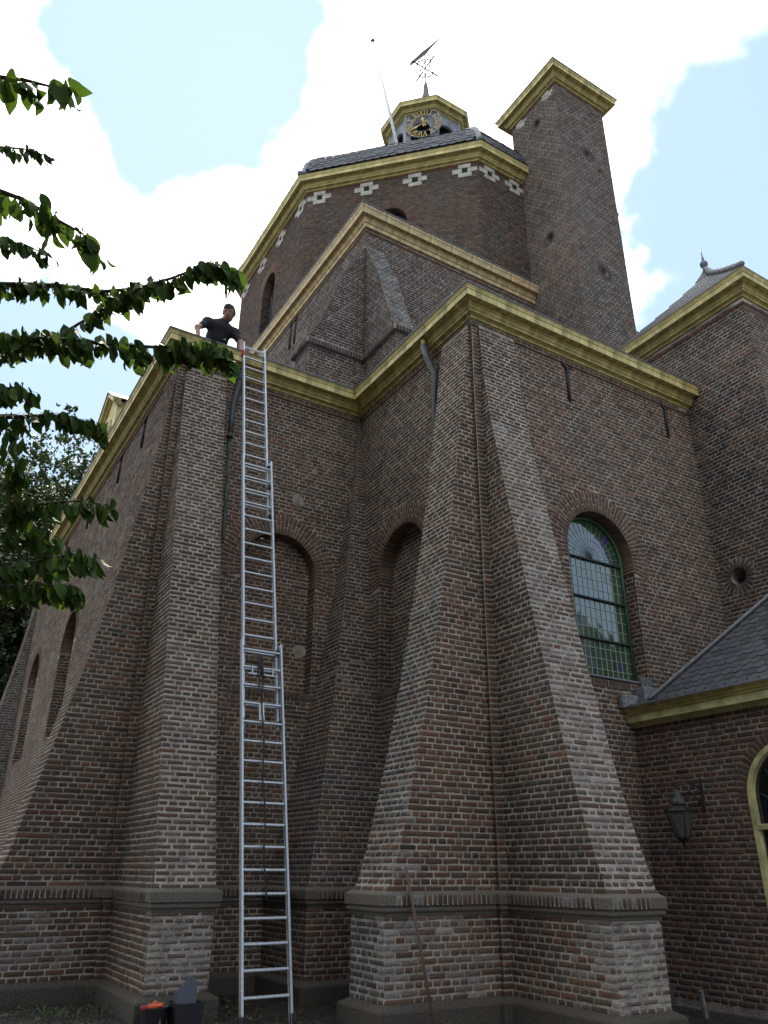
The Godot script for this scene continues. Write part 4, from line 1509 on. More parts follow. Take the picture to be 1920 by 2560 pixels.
func build_stained_window(ch: Node3D) -> void:
	var w := Node3D.new()
	w.name = "stained_window"
	ch.add_child(w, true)
	w.set_meta("label", "arched stained glass window of green leaded panes with sky reflection painted blue")
	var O := V(0, 0, -8.33)
	var u := Vector3.RIGHT
	var n := Vector3.BACK
	var c := 9.0
	var r := .68
	var sill := 4.17
	var spring := 6.11
	var st := st_new(true)
	var pts := [V(c - r, 4.12, -8.31), V(c - r, 6.16, -8.31)]
	for i in range(1, 24):
		var t := PI - PI * i / 24
		pts.append(V(c + cos(t) * r, 6.16 + sin(t) * r, -8.31))
	pts.append(V(c + r, 6.16, -8.31))
	pts.append(V(c + r, 4.12, -8.31))
	tube(st, pts, [.032], 6)
	put(st, "frame", M.frame_green, w)
	st = st_new()
	box(st, V(9.08, 4.125, -8.20), V(1.56, .03, .30), Basis(Vector3.RIGHT, -.06), .006)
	put(st, "sill", M.lead_pale, w)
	var greens := [Color(.035, .075, .03), Color(.045, .085, .035), Color(.03, .06, .03), Color(.05, .08, .045), Color(.03, .07, .045)]
	var sky_blues := [Color(.05, .085, .11), Color(.05, .10, .10), Color(.06, .095, .13), Color(.045, .10, .085)]
	var cols := 12
	var pw := 2 * (r - .02) / cols
	for j in 12:
		var y0 := sill + (spring - sill) * j / 12.0
		var y1 := sill + (spring - sill) * (j + 1) / 12.0
		for i in cols:
			var col: Color = greens[rng.randi() % greens.size()]
			if j > 4 and i < 9 and rng.randf() < .75: col = sky_blues[rng.randi() % sky_blues.size()]  # upper left panes coloured blue to paint in the reflected sky
			if rng.randf() < .02: col = Color(.06, .05, .14)
			if rng.randf() < .03: col = Color(.02, .014, .02)
			var x0 := c - r + .02 + pw * i
			pane(w, PackedVector2Array([Vector2(x0 + .003, y0 + .003), Vector2(x0 + pw - .003, y0 + .003), Vector2(x0 + pw - .003, y1 - .003), Vector2(x0 + .003, y1 - .003)]), O, u, n, pane_mat(col))
	# fan of the arch
	var rad := [.05, .22, .36, .50, .71]
	for k in 4:
		for i in 18:
			var a0 := PI * i / 18
			var a1 := PI * (i + 1) / 18
			var col: Color = greens[rng.randi() % greens.size()] if k == 3 else sky_blues[rng.randi() % sky_blues.size()]
			if rng.randf() < .06: col = Color(.06, .05, .16)
			var q := PackedVector2Array()
			for e in [[rad[k] + .003, a0 + .004], [rad[k + 1] - .003, a0 + .004], [rad[k + 1] - .003, a1 - .004], [rad[k] + .003, a1 - .004]]:
				q.append(Vector2(c + cos(e[1]) * e[0], spring + .02 + sin(e[1]) * e[0]))
			pane(w, q, O, u, n, pane_mat(col))
	# lead cames
	for i in range(1, cols):
		st = st_new()
		box(st, V(c - r + .02 + pw * i, (sill + spring) / 2, -8.326), V(.007, spring - sill, .012))
		put(st, "came", M.came, w)
	for j in range(1, 12):
		if j % 4 == 0: continue
		st = st_new()
		box(st, V(c, sill + (spring - sill) * j / 12.0, -8.3262), V(2 * r - .04, .007, .011))
		put(st, "came", M.came, w)
	for i in range(1, 18):
		var a := PI * i / 18
		var d := V(cos(a), sin(a), 0)
		st = st_new(true)
		tube(st, [V(c, spring + .02, -8.326) + d * .05, V(c, spring + .02, -8.326) + d * .71], [.004], 4)
		put(st, "came", M.came, w)
	for k in range(1, 4):
		st = st_new(true)
		var q := []
		for i in 25: q.append(V(c + cos(PI * i / 24) * rad[k], spring + .02 + sin(PI * i / 24) * rad[k], -8.326))
		tube(st, q, [.004], 4)
		put(st, "came", M.came, w)
	for y in [6.11, 5.45, 4.79]:
		st = st_new()
		box(st, V(c, y, -8.305), V(2 * r, .030, .045), Basis.IDENTITY, .006)
		put(st, "saddle_bar", M.dark_bar, w)
	# plastered recess behind the glass
	st = st_new()
	box(st, V(9.0, 5.45, -8.75), V(1.6, 3.2, .7))
	put(st, "inner_reveal", M.white_stone, w)

func anchor(ch: Node3D, top: Vector3, bot: Vector3, u: Vector3, n: Vector3) -> void:
	var st := st_new(true)
	tube(st, [bot + n * .02, top.lerp(bot, .35) + n * .022, top.lerp(bot, .12) + n * .022, top + n * .02 - u * .12 + Vector3.UP * .01], [.026, .034, .03, .012], 6)
	tube(st, [top.lerp(bot, .2) + n * .022, top.lerp(bot, .06) + n * .02 + u * .07, top + n * .02 + u * .13 - Vector3.UP * .02], [.03, .022, .012], 6)
	put(st, "wall_anchor", M.iron, ch)

func build_fittings(ch: Node3D) -> void:
	anchor(ch, V(8.66, 9.66, RE), V(8.65, 8.91, RE), Vector3.RIGHT, Vector3.BACK)
	anchor(ch, V(11.19, 9.68, RE), V(11.17, 8.98, RE), Vector3.RIGHT, Vector3.BACK)
	for z in [-13.8, -15.62, -18.52, -21.3]:
		anchor(ch, V(LE, 9.66, z), V(LE, 8.98, z), Vector3.BACK, Vector3.LEFT)
	for z in [-15.55, -15.85]:
		anchor(ch, V(6.68, 15.0, z), V(6.68, 14.1, z), Vector3.BACK, Vector3.LEFT)
	anchor(ch, V(10.2, 14.78, -11.86), V(10.45, 14.3, -11.86), Vector3.RIGHT, Vector3.BACK)
	anchor(ch, V(10.65, 14.78, -11.86), V(10.9, 14.3, -11.86), Vector3.RIGHT, Vector3.BACK)
	# downpipes
	var dp := Node3D.new()
	dp.name = "downpipe"
	ch.add_child(dp, true)
	dp.set_meta("label", "dark copper downpipe left of the ladder, thinning to a green strip")
	var st := st_new(true)
	tube(st, [V(3.97, 10.02, -11.55), V(3.97, 9.9, -11.60)], [.04], 8)
	put(st, "spout", M.cream, dp)
	st = st_new(true)
	tube(st, [V(3.97, 9.92, -11.60), V(3.97, 9.72, -11.64), V(3.94, 9.45, -11.66), V(3.90, 9.18, -11.67), V(3.90, 8.90, -11.68), V(3.91, 8.52, -11.69)], [.062, .062, .056, .05, .048, .042], 10)
	put(st, "pipe", M.copper, dp)
	st = st_new(true)
	tube(st, [V(3.97, 9.73, -11.64), V(3.966, 9.69, -11.642)], [.072, .072], 10)
	tube(st, [V(3.90, 8.56, -11.69), V(3.90, 8.50, -11.69)], [.056, .056], 10)
	put(st, "collar", M.verdigris, dp)
	st = st_new()
	box(st, V(3.95, 7.55, -11.735), V(.05, 1.95, .03), Basis(Vector3.BACK, .035), .006)
	put(st, "strip", M.verdigris, dp)
	var dq := Node3D.new()
	dq.name = "downpipe"
	ch.add_child(dq, true)
	dq.set_meta("label", "dark copper downpipe high on the wall behind the blue grey buttress")
	st = st_new(true)
	tube(st, [V(6.36, 9.99, -9.16), V(6.37, 9.84, -9.17)], [.045], 8)
	put(st, "spout", M.cream, dq)
	st = st_new(true)
	tube(st, [V(6.37, 9.86, -9.17), V(6.42, 9.55, -9.12), V(6.49, 9.24, -9.03), V(6.49, 8.9, -9.05), V(6.50, 8.3, -9.08), V(6.51, 7.4, -9.08)], [.062, .06, .056, .05, .04, .03], 10)
	put(st, "pipe", M.copper, dq)
	# lightning wire over the cornice and down the corner
	st = st_new(true)
	tube(st, [V(6.23, 10.22, -8.12), V(6.22, 10.13, -8.10), V(6.25, 9.95, -8.08), V(6.42, 9.80, -8.02), V(6.57, 9.70, -8.06), V(6.565, 8.5, -8.075), V(6.57, 7.5, -8.07), V(6.565, 5.0, -8.075), V(6.57, 1.4, -8.07)], [.003], 5)
	put(st, "lightning_wire", M.wire, ch)
	# mortar patches on the wall behind the ladder
	for q in [[V(5.30, 7.62, LS + .012), .16], [V(5.62, 4.95, LS - .238), .14], [V(5.62, 8.3, LS + .012), .07]]:
		st = st_new()
		var pts := []
		for k in 9: pts.append(q[0] + V(cos(TAU * k / 9) * q[1] * rng.randf_range(.6, 1.1), sin(TAU * k / 9) * q[1] * rng.randf_range(.6, 1.0), 0))
		for k in 9: tri(st, q[0] + V(0, 0, .008), pts[k], pts[(k + 1) % 9])
		put(st, "mortar_patch", M.mortar, ch)
	# gabled dormer on the far roof of the left arm
	var dm := Node3D.new()
	dm.name = "dormer"
	ch.add_child(dm, true)
	dm.set_meta("label", "small yellow gabled dormer above the left eaves")
	st = st_new()
	var zc := -20.5
	quad(st, V(3.25, 10.3, zc - .85), V(3.25, 10.3, zc + .85), V(3.25, 13.4, zc + .85), V(3.25, 13.4, zc - .85))
	tri(st, V(3.25, 13.4, zc - .85), V(3.25, 13.4, zc + .85), V(3.25, 13.95, zc))
	quad(st, V(3.25, 10.3, zc + .85), V(5.2, 10.3, zc + .85), V(5.2, 13.4, zc + .85), V(3.25, 13.4, zc + .85))
	quad(st, V(5.2, 10.3, zc - .85), V(3.25, 10.3, zc - .85), V(3.25, 13.4, zc - .85), V(5.2, 13.4, zc - .85))
	put(st, "front", M.ochre, dm)
	st = st_new()
	for s in [-1.0, 1.0]:
		var b := frame_for(V(0, .6, -.86 * s).normalized())
		var a0 := V(3.2, 13.34, zc + .98 * s)
		var a1 := V(3.2, 14.02, zc)
		box(st, (a0 + a1) / 2, V(.22, .16, a0.distance_to(a1)), frame_for((a1 - a0).normalized()), .02)
		box(st, (a0 + a1) / 2 + V(.06, -.10, 0), V(.16, .12, a0.distance_to(a1) * .92), frame_for((a1 - a0).normalized()), .02)
	put(st, "raking_cornice", M.ochre, dm)
	st = st_new()
	for s in [-1.0, 1.0]:
		var a := V(3.06, 13.42, zc + 1.02 * s)
		var b := V(3.06, 14.12, zc)
		var c := V(6.0, 14.12, zc)
		var d := V(6.0, 13.42, zc + 1.02 * s)
		if s > 0: quad(st, a, d, c, b)
		else: quad(st, b, c, d, a)
		quad(st, a - V(0, .05, 0), b - V(0, .05, 0), b, a)
	put(st, "roof", M.lead, dm)
	st = st_new(true)
	var rp := []
	for k in 25: rp.append(V(3.22, 12.75 + sin(TAU * k / 24) * .38, zc + cos(TAU * k / 24) * .38))
	tube(st, rp, [.06], 8, false)
	put(st, "round_window_frame", M.cream, dm)
	st = st_new(true)
	for k in 24: tri(st, V(3.235, 12.75, zc), V(3.235, 12.75 + sin(TAU * k / 24) * .36, zc + cos(TAU * k / 24) * .36), V(3.235, 12.75 + sin(TAU * (k + 1) / 24) * .36, zc + cos(TAU * (k + 1) / 24) * .36))
	put(st, "pane", pane_mat(Color(.05, .06, .07)), dm)

# ---------------------------------------------------------------- annex
func build_annex() -> void:
	var an := thing("annex", "low red brick annex with slate roof and cream fascia at the right edge", "annex")
	var p := part_new("wall", an, M.mortar_annex)
	var wc := -5.76
	var arch := {"kind": "arch", "c": wc, "r": .66, "R": .80, "sill": .6, "spring": 2.36, "toe": .0}
	wall_X(p, 9.27, RE, -2.6, 0.0, 3.56, "annex", [arch])
	face(p, {"O": V(0, 0, -2.6), "u": Vector3.RIGHT, "n": Vector3.BACK, "u0": 9.27, "u1": 15.5, "y0": 0.0, "y1": 3.56, "pal": "annex", "bricks": false})
	ring(p, V(9.27, 0, 0), Vector3.BACK, Vector3.LEFT, wc, 2.36, .66, .80, .12, "annex", .0, PI)
	reveal(p.st, V(9.27, 0, 0), Vector3.BACK, Vector3.LEFT, wc, .661, .6, 2.36, .2)
	part_end(p)
	# window with cream frame
	var w := Node3D.new()
	w.name = "window"
	an.add_child(w, true)
	w.set_meta("label", "dark arched window with a cream frame, cut by the right edge")
	var st := st_new()
	var fr := func(r: float, x: float) -> Array:
		var o := [V(x, .6, wc - r), V(x, 2.36, wc - r)]
		for i in range(1, 20):
			var t := PI - PI * i / 20
			o.append(V(x, 2.36 + sin(t) * r, wc + cos(t) * r))
		o.append(V(x, 2.36, wc + r))
		o.append(V(x, .6, wc + r))
		return o
	var a: Array = fr.call(.66, 9.255)
	var b: Array = fr.call(.595, 9.255)
	var c: Array = fr.call(.58, 9.31)
	for i in a.size() - 1:
		quad(st, a[i], a[i + 1], b[i + 1], b[i])
		quad(st, b[i], b[i + 1], c[i + 1], c[i])
		quad(st, a[i] + V(.05, 0, 0), a[i + 1] + V(.05, 0, 0), a[i + 1], a[i])
	put(st, "frame", M.cream, w)
	st = st_new()
	box(st, V(9.275, 2.03, wc), V(.05, .07, 1.18), Basis.IDENTITY, .008)
	put(st, "transom", M.cream, w)
	st = st_new()
	box(st, V(9.275, 1.3, wc), V(.05, 1.4, .06), Basis.IDENTITY, .008)
	put(st, "mullion", M.cream, w)
	var pm := pane_mat(Color(.008, .009, .014))
	for q in [[-.58, 0.0, .6, 2.0], [0.0, .58, .6, 2.0], [-.58, .58, 2.06, 3.1]]:
		var poly := clip_arch(PackedVector2Array([Vector2(wc + q[0], q[2]), Vector2(wc + q[1], q[2]), Vector2(wc + q[1], q[3]), Vector2(wc + q[0], q[3])]), wc, .59, 2.36)
		pane(w, poly, V(9.32, 0, 0), Vector3.BACK, Vector3.LEFT, pm)
	for i in range(1, 8):
		var t := PI * i / 8
		st = st_new(true)
		tube(st, [V(9.315, 2.1, wc), V(9.315, 2.1 + sin(t) * .84, wc + cos(t) * .56)], [.004], 4)
		put(st, "came", M.ring_grey, w)
	# cornice: fascia, bed mould, gutter
	var path := [Vector2(9.27, RE + .002), Vector2(9.27, -2.3)]
	st = st_new()
	sweep(st, path, [[.0, 3.44], [.02, 3.44], [.06, 3.47], [.125, 3.50], [.132, 3.50], [.132, 3.60], [.14, 3.605]])
	put(st, "fascia", M.cream, an)
	st = st_new()
	sweep(st, path, [[.135, 3.603], [.15, 3.61], [.155, 3.63], [.18, 3.645], [.195, 3.67], [.225, 3.69], [.23, 3.70]])
	put(st, "gutter_moulding", M.ochre, an)
	st = st_new()
	sweep(st, path, [[.228, 3.698], [.24, 3.705], [.24, 3.735], [.2, 3.745], [.0, 3.735], [-.1, 3.74]])
	put(st, "gutter_lead", M.lead_pale, an)
	# lead box gutter between roof and church wall
	st = st_new()
	box(st, V(9.14, 3.80, -8.02), V(.34, .20, .10), Basis(Vector3.BACK, .03), .012)
	put(st, "lead_apron", M.lead_pale, an)
	st = st_new()
	box(st, V(9.52, 3.90, -7.95), V(.42, .26, .22), Basis(Vector3.BACK, .05), .012)
	put(st, "lead_box", M.lead_pale, an)
	st = st_new()
	box(st, V(9.60, 4.13, -8.05), V(.24, .20, .06), Basis.IDENTITY, .012)
	put(st, "lead_upstand", M.lead, an)
	# hipped slate roof
	var k := 1.09
	var y := func(x: float) -> float: return 3.76 + k * (x - 9.30)
	st = st_new()
	var top := 11.9
	quad(st, V(9.30, 3.75, -7.8), V(9.30, 3.75, -2.4), V(top, y.call(top) - .01, -2.4), V(top, y.call(top) - .01, -7.8 + top - 9.30))
	tri(st, V(top, 3.75, -7.8), V(9.30, 3.75, -7.8), V(top, y.call(top) - .01, -7.8 + top - 9.30))
	var roof := put(st, "roof", M.slate_body, an)
	roof.set_meta("label", "steep slate roof of scalloped slates with a lead hip")
	var up := V(1, k, 0).normalized()
	var nn := Vector3.BACK.cross(up)
	var xf := []
	var co := []
	var ex := .125
	for r in 26:
		var x := 9.31 + r * ex * up.x
		for i in 40:
			var z := -2.45 - (i + (.5 if r % 2 else .0)) * .165
			if z < -7.78 + (x - 9.30) + .05: continue
			xf.append(Transform3D(Basis(Vector3.BACK * .166, up * .19, nn * .22).rotated(Vector3.BACK, -.075), V(x, y.call(x), z) + nn * (.022 + rng.randf() * .004)))
			co.append(Color(.058, .067, .064) * rng.randf_range(.72, 1.35))
	single_slates(xf, co, roof, 300)
	st = st_new()
	var h0 := V(9.32, 3.82, -7.80)
	var h1 := V(top, y.call(top) + .03, -7.8 + top - 9.30)
	box(st, (h0 + h1) / 2, V(.17, .05, h0.distance_to(h1)), frame_for((h1 - h0).normalized()), .02)
	put(st, "hip_lead", M.lead_pale, an)
	flush_bricks()

# ---------------------------------------------------------------- ladder
func build_ladder() -> void:
	var ld := thing("extension_ladder", "long aluminium extension ladder leaning against the cornice of the left arm", "ladder", V(4.115, 0, -9.11))
	var an := deg_to_rad(78.0)
	var up := V(0, sin(an), -cos(an))
	var n := V(0, cos(an), sin(an))
	var b := Basis(Vector3.RIGHT, up, n)
	var secs := [[-.02, 4.53, -.29, .29, .0], [3.30, 7.92, -.245, .245, -.075], [6.75, 10.68, -.205, .205, -.15]]
	var pitch := .258
	for i in 3:
		var s: Array = secs[i]
		var sec := Node3D.new()
		sec.name = "section"
		ld.add_child(sec, true)
		sec.set_meta("label", ["wide lowest section", "middle section", "narrow top section reaching over the cornice"][i])
		var len: float = s[1] - s[0]
		for e in [2, 3]:
			var x: float = s[e]
			var sg := signf(x)
			var rail := put_rail(len, sg)
			put_mesh(rail, "rail", M.alu, sec, Transform3D(b, up * s[0] + Vector3.RIGHT * x + n * s[4]))
		var k := int(ceil((s[0] + .12) / pitch))
		while k * pitch < s[1] - .05:
			var st := st_new()
			box(st, b * V(0, k * pitch, s[4]), V(s[3] - s[2] - .02, .034, .036), b, .009)
			put(st, "rung", M.alu, sec)
			k += 1
		# joints: black guide hooks where the sections overlap
		for y in ([4.42, 3.38] if i == 1 else ([7.82, 7.40, 6.82] if i == 2 else [.04])):
			for x in [s[2], s[3]]:
				var st := st_new()
				box(st, b * V(x + signf(x) * .016, y, s[4] + .02), V(.05, .07 if i else .10, .09), b, .01)
				put(st, "guide_hook" if i else "rubber_foot", M.rubber, sec)
	# locking bar with two brackets
	var st := st_new()
	box(st, b * V(0, 4.02, .03), V(.42, .022, .022), b, .005)
	box(st, b * V(-.15, 4.08, .03), V(.02, .13, .022), b, .005)
	box(st, b * V(.15, 4.08, .03), V(.02, .13, .022), b, .005)
	put(st, "locking_bar", M.alu, ld)
	st = st_new()
	box(st, b * V(-.02, 3.50, .02), V(.075, .24, .012), b, .003)
	put(st, "sticker_plate", M.white_enamel, ld)
	# dark hauling rope, twisted
	st = st_new(true)
	var pts := []
	for i in 60:
		var y := 4.28 - i * .052
		pts.append(b * V(-.02 + .012 * sin(i * .35), y, .06 + .006 * sin(i * 1.9)))
	tube(st, pts, [.011], 6)
	var pt2 := []
	for i in 14:
		pt2.append(b * V(-.065 + .01 * sin(i * .9), 4.29 - i * .045, .05))
	tube(st, pt2, [.010], 6)
	for q in 3: tube(st, [b * V(-.05 + q * .02, 4.31, .035), b * V(-.04 + q * .02, 4.0 - q * .05, .065)], [.011], 6)
	put(st, "rope", M.rubber, ld)
	# red strap at the top, tied to the roof
	st = st_new()
	box(st, b * V(-.205, 10.40, -.15), V(.06, .13, .09), b, .01)
	put(st, "red_strap", M.red, ld)
	st = st_new(true)
	tube(st, [b * V(-.22, 10.42, -.15), b * V(-.40, 10.52, -.40), b * V(-.52, 10.72, -.62)], [.008], 5)
	put(st, "tie_rope", M.rubber, ld)

func put_rail(len: float, sg: float) -> ArrayMesh:      # C-shaped rail, open to the inside
	var st := st_new()
	var w := .026
	var d := .068
	box(st, V(sg * w / 2, len / 2, 0), V(.006, len, d), Basis.IDENTITY, .002)
	box(st, V(0, len / 2, d / 2 - .003), V(w, len - .002, .006), Basis.IDENTITY, .002)
	box(st, V(0, len / 2, -d / 2 + .003), V(w, len - .002, .006), Basis.IDENTITY, .002)
	box(st, V(sg * .004, len / 2, d / 2 - .012), V(.010, len - .004, .012), Basis.IDENTITY, .002)
	return mesh_of(st)

# ---------------------------------------------------------------- person: smooth union of tapered capsules, meshed as surface nets
func field(p: Vector3, bones: Array, k: float) -> float:
	var d := 9.0
	for b in bones:
		var a: Vector3 = b[0]
		var ab: Vector3 = b[1] - a
		var t := clampf((p - a).dot(ab) / maxf(ab.length_squared(), 1e-6), 0, 1)
		var e := p.distance_to(a + ab * t) - lerpf(b[2], b[3], t)
		var kk: float = b[4] if b.size() > 4 else k
		var h := maxf(kk - absf(d - e), 0.0) / kk
		d = minf(d, e) - h * h * kk * .25
	return d

func nets(st: SurfaceTool, bones: Array, cell: float, k: float) -> void:
	var lo := Vector3.ONE * 99
	var hi := Vector3.ONE * -99
	for b in bones:
		var r: float = maxf(b[2], b[3]) + cell * 2
		for q in [b[0], b[1]]:
			lo = lo.min(q - Vector3.ONE * r)
			hi = hi.max(q + Vector3.ONE * r)
	var n := Vector3i(((hi - lo) / cell).ceil()) + Vector3i.ONE
	var sx := 1
	var sy := n.x
	var sz := n.x * n.y
	var g := PackedFloat32Array()
	g.resize(n.x * n.y * n.z)
	for z in n.z:
		for y in n.y:
			for x in n.x:
				g[x + y * sy + z * sz] = field(lo + V(x, y, z) * cell, bones, k)
	var vert := {}
	for z in n.z - 1:
		for y in n.y - 1:
			for x in n.x - 1:
				var i := x + y * sy + z * sz
				var sum := Vector3.ZERO
				var cnt := 0
				for e in [[0, 1, 0, 0, 0], [0, sy, 0, 0, 1], [0, sz, 0, 0, 2], [1, 1 + sy, 1, 0, 1], [1, 1 + sz, 1, 0, 2], [sy, sy + 1, 2, 0, 0], [sy, sy + sz, 2, 0, 2], [sz, sz + 1, 4, 0, 0], [sz, sz + sy, 4, 0, 1], [1 + sy, 1 + sy + sz, 3, 0, 2], [1 + sz, 1 + sz + sy, 5, 0, 1], [sy + sz, sy + sz + 1, 6, 0, 0]]:
					var a := g[i + e[0]]
					var b := g[i + e[1]]
					if (a < 0) != (b < 0):
						var o := V(1 if e[2] & 1 else 0, 1 if e[2] & 2 else 0, 1 if e[2] & 4 else 0)
						o[e[4]] += a / (a - b)
						sum += o
						cnt += 1
				if cnt: vert[i] = lo + (V(x, y, z) + sum / cnt) * cell
	for i in vert:
		for ax in 3:
			var d: int = [sx, sy, sz][ax]
			var u: int = [sy, sz, sx][ax]
			var w: int = [sz, sx, sy][ax]
			if i + d >= g.size() or i - u - w < 0: continue
			var a := g[i]
			var b := g[i + d]
			if (a < 0) == (b < 0): continue
			if not (vert.has(i - u) and vert.has(i - w) and vert.has(i - u - w)): continue
			if a < 0: quad(st, vert[i - u - w], vert[i - w], vert[i], vert[i - u])
			else: quad(st, vert[i - u], vert[i], vert[i - w], vert[i - u - w])

func build_person() -> void:
	# crouching behind the gutter, leaning over the ladder top, looking down
	var at := V(3.60, 10.21, -12.28)
	var pe := thing("person", "worker in dark navy shirt leaning over the roof edge beside the ladder top", "person", at)
	pe.scale = Vector3.ONE * 1.08
	var hip_l := V(-.13, .34, -.06)
	var hip_r := V(.15, .34, -.10)
	var neck := V(.03, .83, .27)
	var sh_l := V(-.235, .76, .22)
	var sh_r := V(.265, .70, .26)
	var el_l := V(-.43, .50, .33)
	var wr_l := V(-.41, .22, .42)
	var el_r := V(.36, .44, .38)
	var wr_r := V(.33, .17, .50)
	var head := V(.10, 1.04, .37)
	var chin := V(.055, .93, .475)
	var torso := [[V(.01, .36, -.07), V(.01, .60, .08), .155, .165, .1], [V(.01, .60, .08), V(.02, .76, .20), .165, .15, .1], [hip_l, hip_r, .13, .13, .1], [sh_l, sh_r, .085, .085, .08]]
	var arms := [[sh_l, el_l, .066, .046], [el_l, wr_l, .046, .030], [sh_r, el_r, .066, .046], [el_r, wr_r, .046, .030]]
	var legs := [[hip_l, V(-.20, .20, .30), .095, .068], [V(-.20, .20, .30), V(-.18, .05, -.10), .066, .045], [hip_r, V(.22, .10, .26), .095, .068], [V(.22, .10, .26), V(.22, .06, -.16), .066, .045], [V(-.18, .05, -.10), V(-.19, .035, .08), .045, .035], [V(.22, .06, -.16), V(.22, .035, -.30), .045, .035]]
	var st := st_new(true)
	var body := torso + arms + legs + [[neck, V(.06, .93, .36), .064, .062]]
	nets(st, body, .022, .05)
	# head with face, in a finer grid
	var fw := V(-.42, -.55, .78).normalized()      # where the face looks: down and towards the ladder foot
	var rt := fw.cross(Vector3.UP).normalized()
	var hu := rt.cross(fw).normalized()
	var hc := V(.075, .985, .40)
	var hb := [[hc + hu * .035 - fw * .02, hc + hu * .035 + fw * .02, .100, .096], [hc - hu * .06 + fw * .015, hc - hu * .095 + fw * .045, .078, .050], [hc + hu * .04 + fw * .05, hc - hu * .04 + fw * .055, .072, .066],
		[hc + hu * .012 + fw * .115, hc - hu * .028 + fw * .142, .012, .019, .015], [hc + hu * .03 + fw * .112 - rt * .045, hc + hu * .03 + fw * .112 + rt * .045, .016, .016, .02], [hc - hu * .072 + fw * .105 - rt * .018, hc - hu * .072 + fw * .105 + rt * .018, .014, .014, .02],
		[hc + rt * .098, hc + rt * .104 - hu * .03, .018, .014, .012], [hc - rt * .098, hc - rt * .104 - hu * .03, .018, .014, .012], [hc - hu * .10 - fw * .03, neck, .060, .064, .05]]
	nets(st, hb, .009, .035)
	# hands: palm, four fingers curled over the edge, thumb from the side
	for q in [[wr_l, V(.02, -.55, .8), V(1, 0, .1)], [wr_r, V(-.1, -.5, .85), V(-1, 0, .05)]]:
		var w0: Vector3 = q[0]
		var d: Vector3 = q[1].normalized()
		var s: Vector3 = (q[2] - d * q[2].dot(d)).normalized()
		var dn := Vector3.DOWN
		var hbz := [[w0, w0 + d * .04, .026, .028], [w0 + d * .03 - s * .025, w0 + d * .085 - s * .03, .018, .015], [w0 + d * .03 + s * .02, w0 + d * .085 + s * .028, .018, .015], [w0 + d * .03, w0 + d * .09, .018, .016]]
		for f in 4:
			var o := s * (.031 - .0205 * f)
			var l: float = [.066, .076, .070, .054][f]
			var k0 := w0 + d * .088 + o
			var k1 := k0 + (d * .8 + dn * .5).normalized() * l * .55
			hbz.append([k0, k1, .0095, .0085, .006])
			hbz.append([k1, k1 + (d * .3 + dn).normalized() * l * .5, .0085, .0075, .006])
		hbz.append([w0 + d * .03 + s * .026, w0 + d * .065 + s * .056, .012, .010, .008])
		hbz.append([w0 + d * .065 + s * .056, w0 + d * .098 + s * .054 + dn * .014, .010, .008, .006])
		nets(st, hbz, .006, .012)
	st.index()
	put(st, "body", M.skin, pe)
	st = st_new(true)
	var infl := func(list: Array, e: float) -> Array:
		var o := []
		for b in list:
			var c: Array = b.duplicate()
			c[2] += e
			c[3] += e
			o.append(c)
		return o
	var sleeve := [[sh_l, sh_l.lerp(el_l, .62), .078, .066], [sh_r, sh_r.lerp(el_r, .70), .078, .066]]
	nets(st, infl.call(torso, .016) + sleeve + [[neck - V(0, .03, .02), neck + V(.0, .0, .01), .09, .075]], .02, .05)
	st.index()
	put(st, "shirt", M.navy, pe)
	st = st_new(true)
	nets(st, infl.call([legs[0], legs[1], legs[2], legs[3], [hip_l, hip_r, .14, .14]], .016), .022, .05)
	st.index()
	put(st, "trousers", M.trousers, pe)
	st = st_new(true)
	nets(st, [[hc + hu * .062 - fw * .035, hc + hu * .072 + fw * .045, .102, .088], [hc - fw * .055 - rt * .02, hc - fw * .055 + rt * .02, .096, .096], [hc - hu * .03 - fw * .05, hc - hu * .06 - fw * .04, .072, .055], [hc + rt * .07 - fw * .01 + hu * .02, hc + rt * .085 - hu * .01, .04, .025], [hc - rt * .07 - fw * .01 + hu * .02, hc - rt * .085 - hu * .01, .04, .025]], .012, .03)
	st.index()
	put(st, "hair", M.hair, pe)
	for s in [-1.0, 1.0]:
		st = st_new(true)
		lathe(st, hc + hu * .008 + fw * .109 + rt * (.036 * s), [[0, -.011], [.009, -.006], [.013, 0], [.009, .006], [0, .011]], 8)
		put(st, "eye", M.hair, pe)
	for q in [["boot", V(-.19, .02, .02)], ["boot", V(.22, .02, -.22)]]:
		st = st_new()
		box(st, q[1], V(.10, .085, .26), Basis.IDENTITY, .03)
		put(st, q[0], M.rubber, pe)
	st = st_new(true)
	tube(st, [V(.12, .52, .235), V(.05, .50, .24), V(-.03, .47, .22)], [.012], 6)
	put(st, "belt_strap", M.white_enamel, pe)

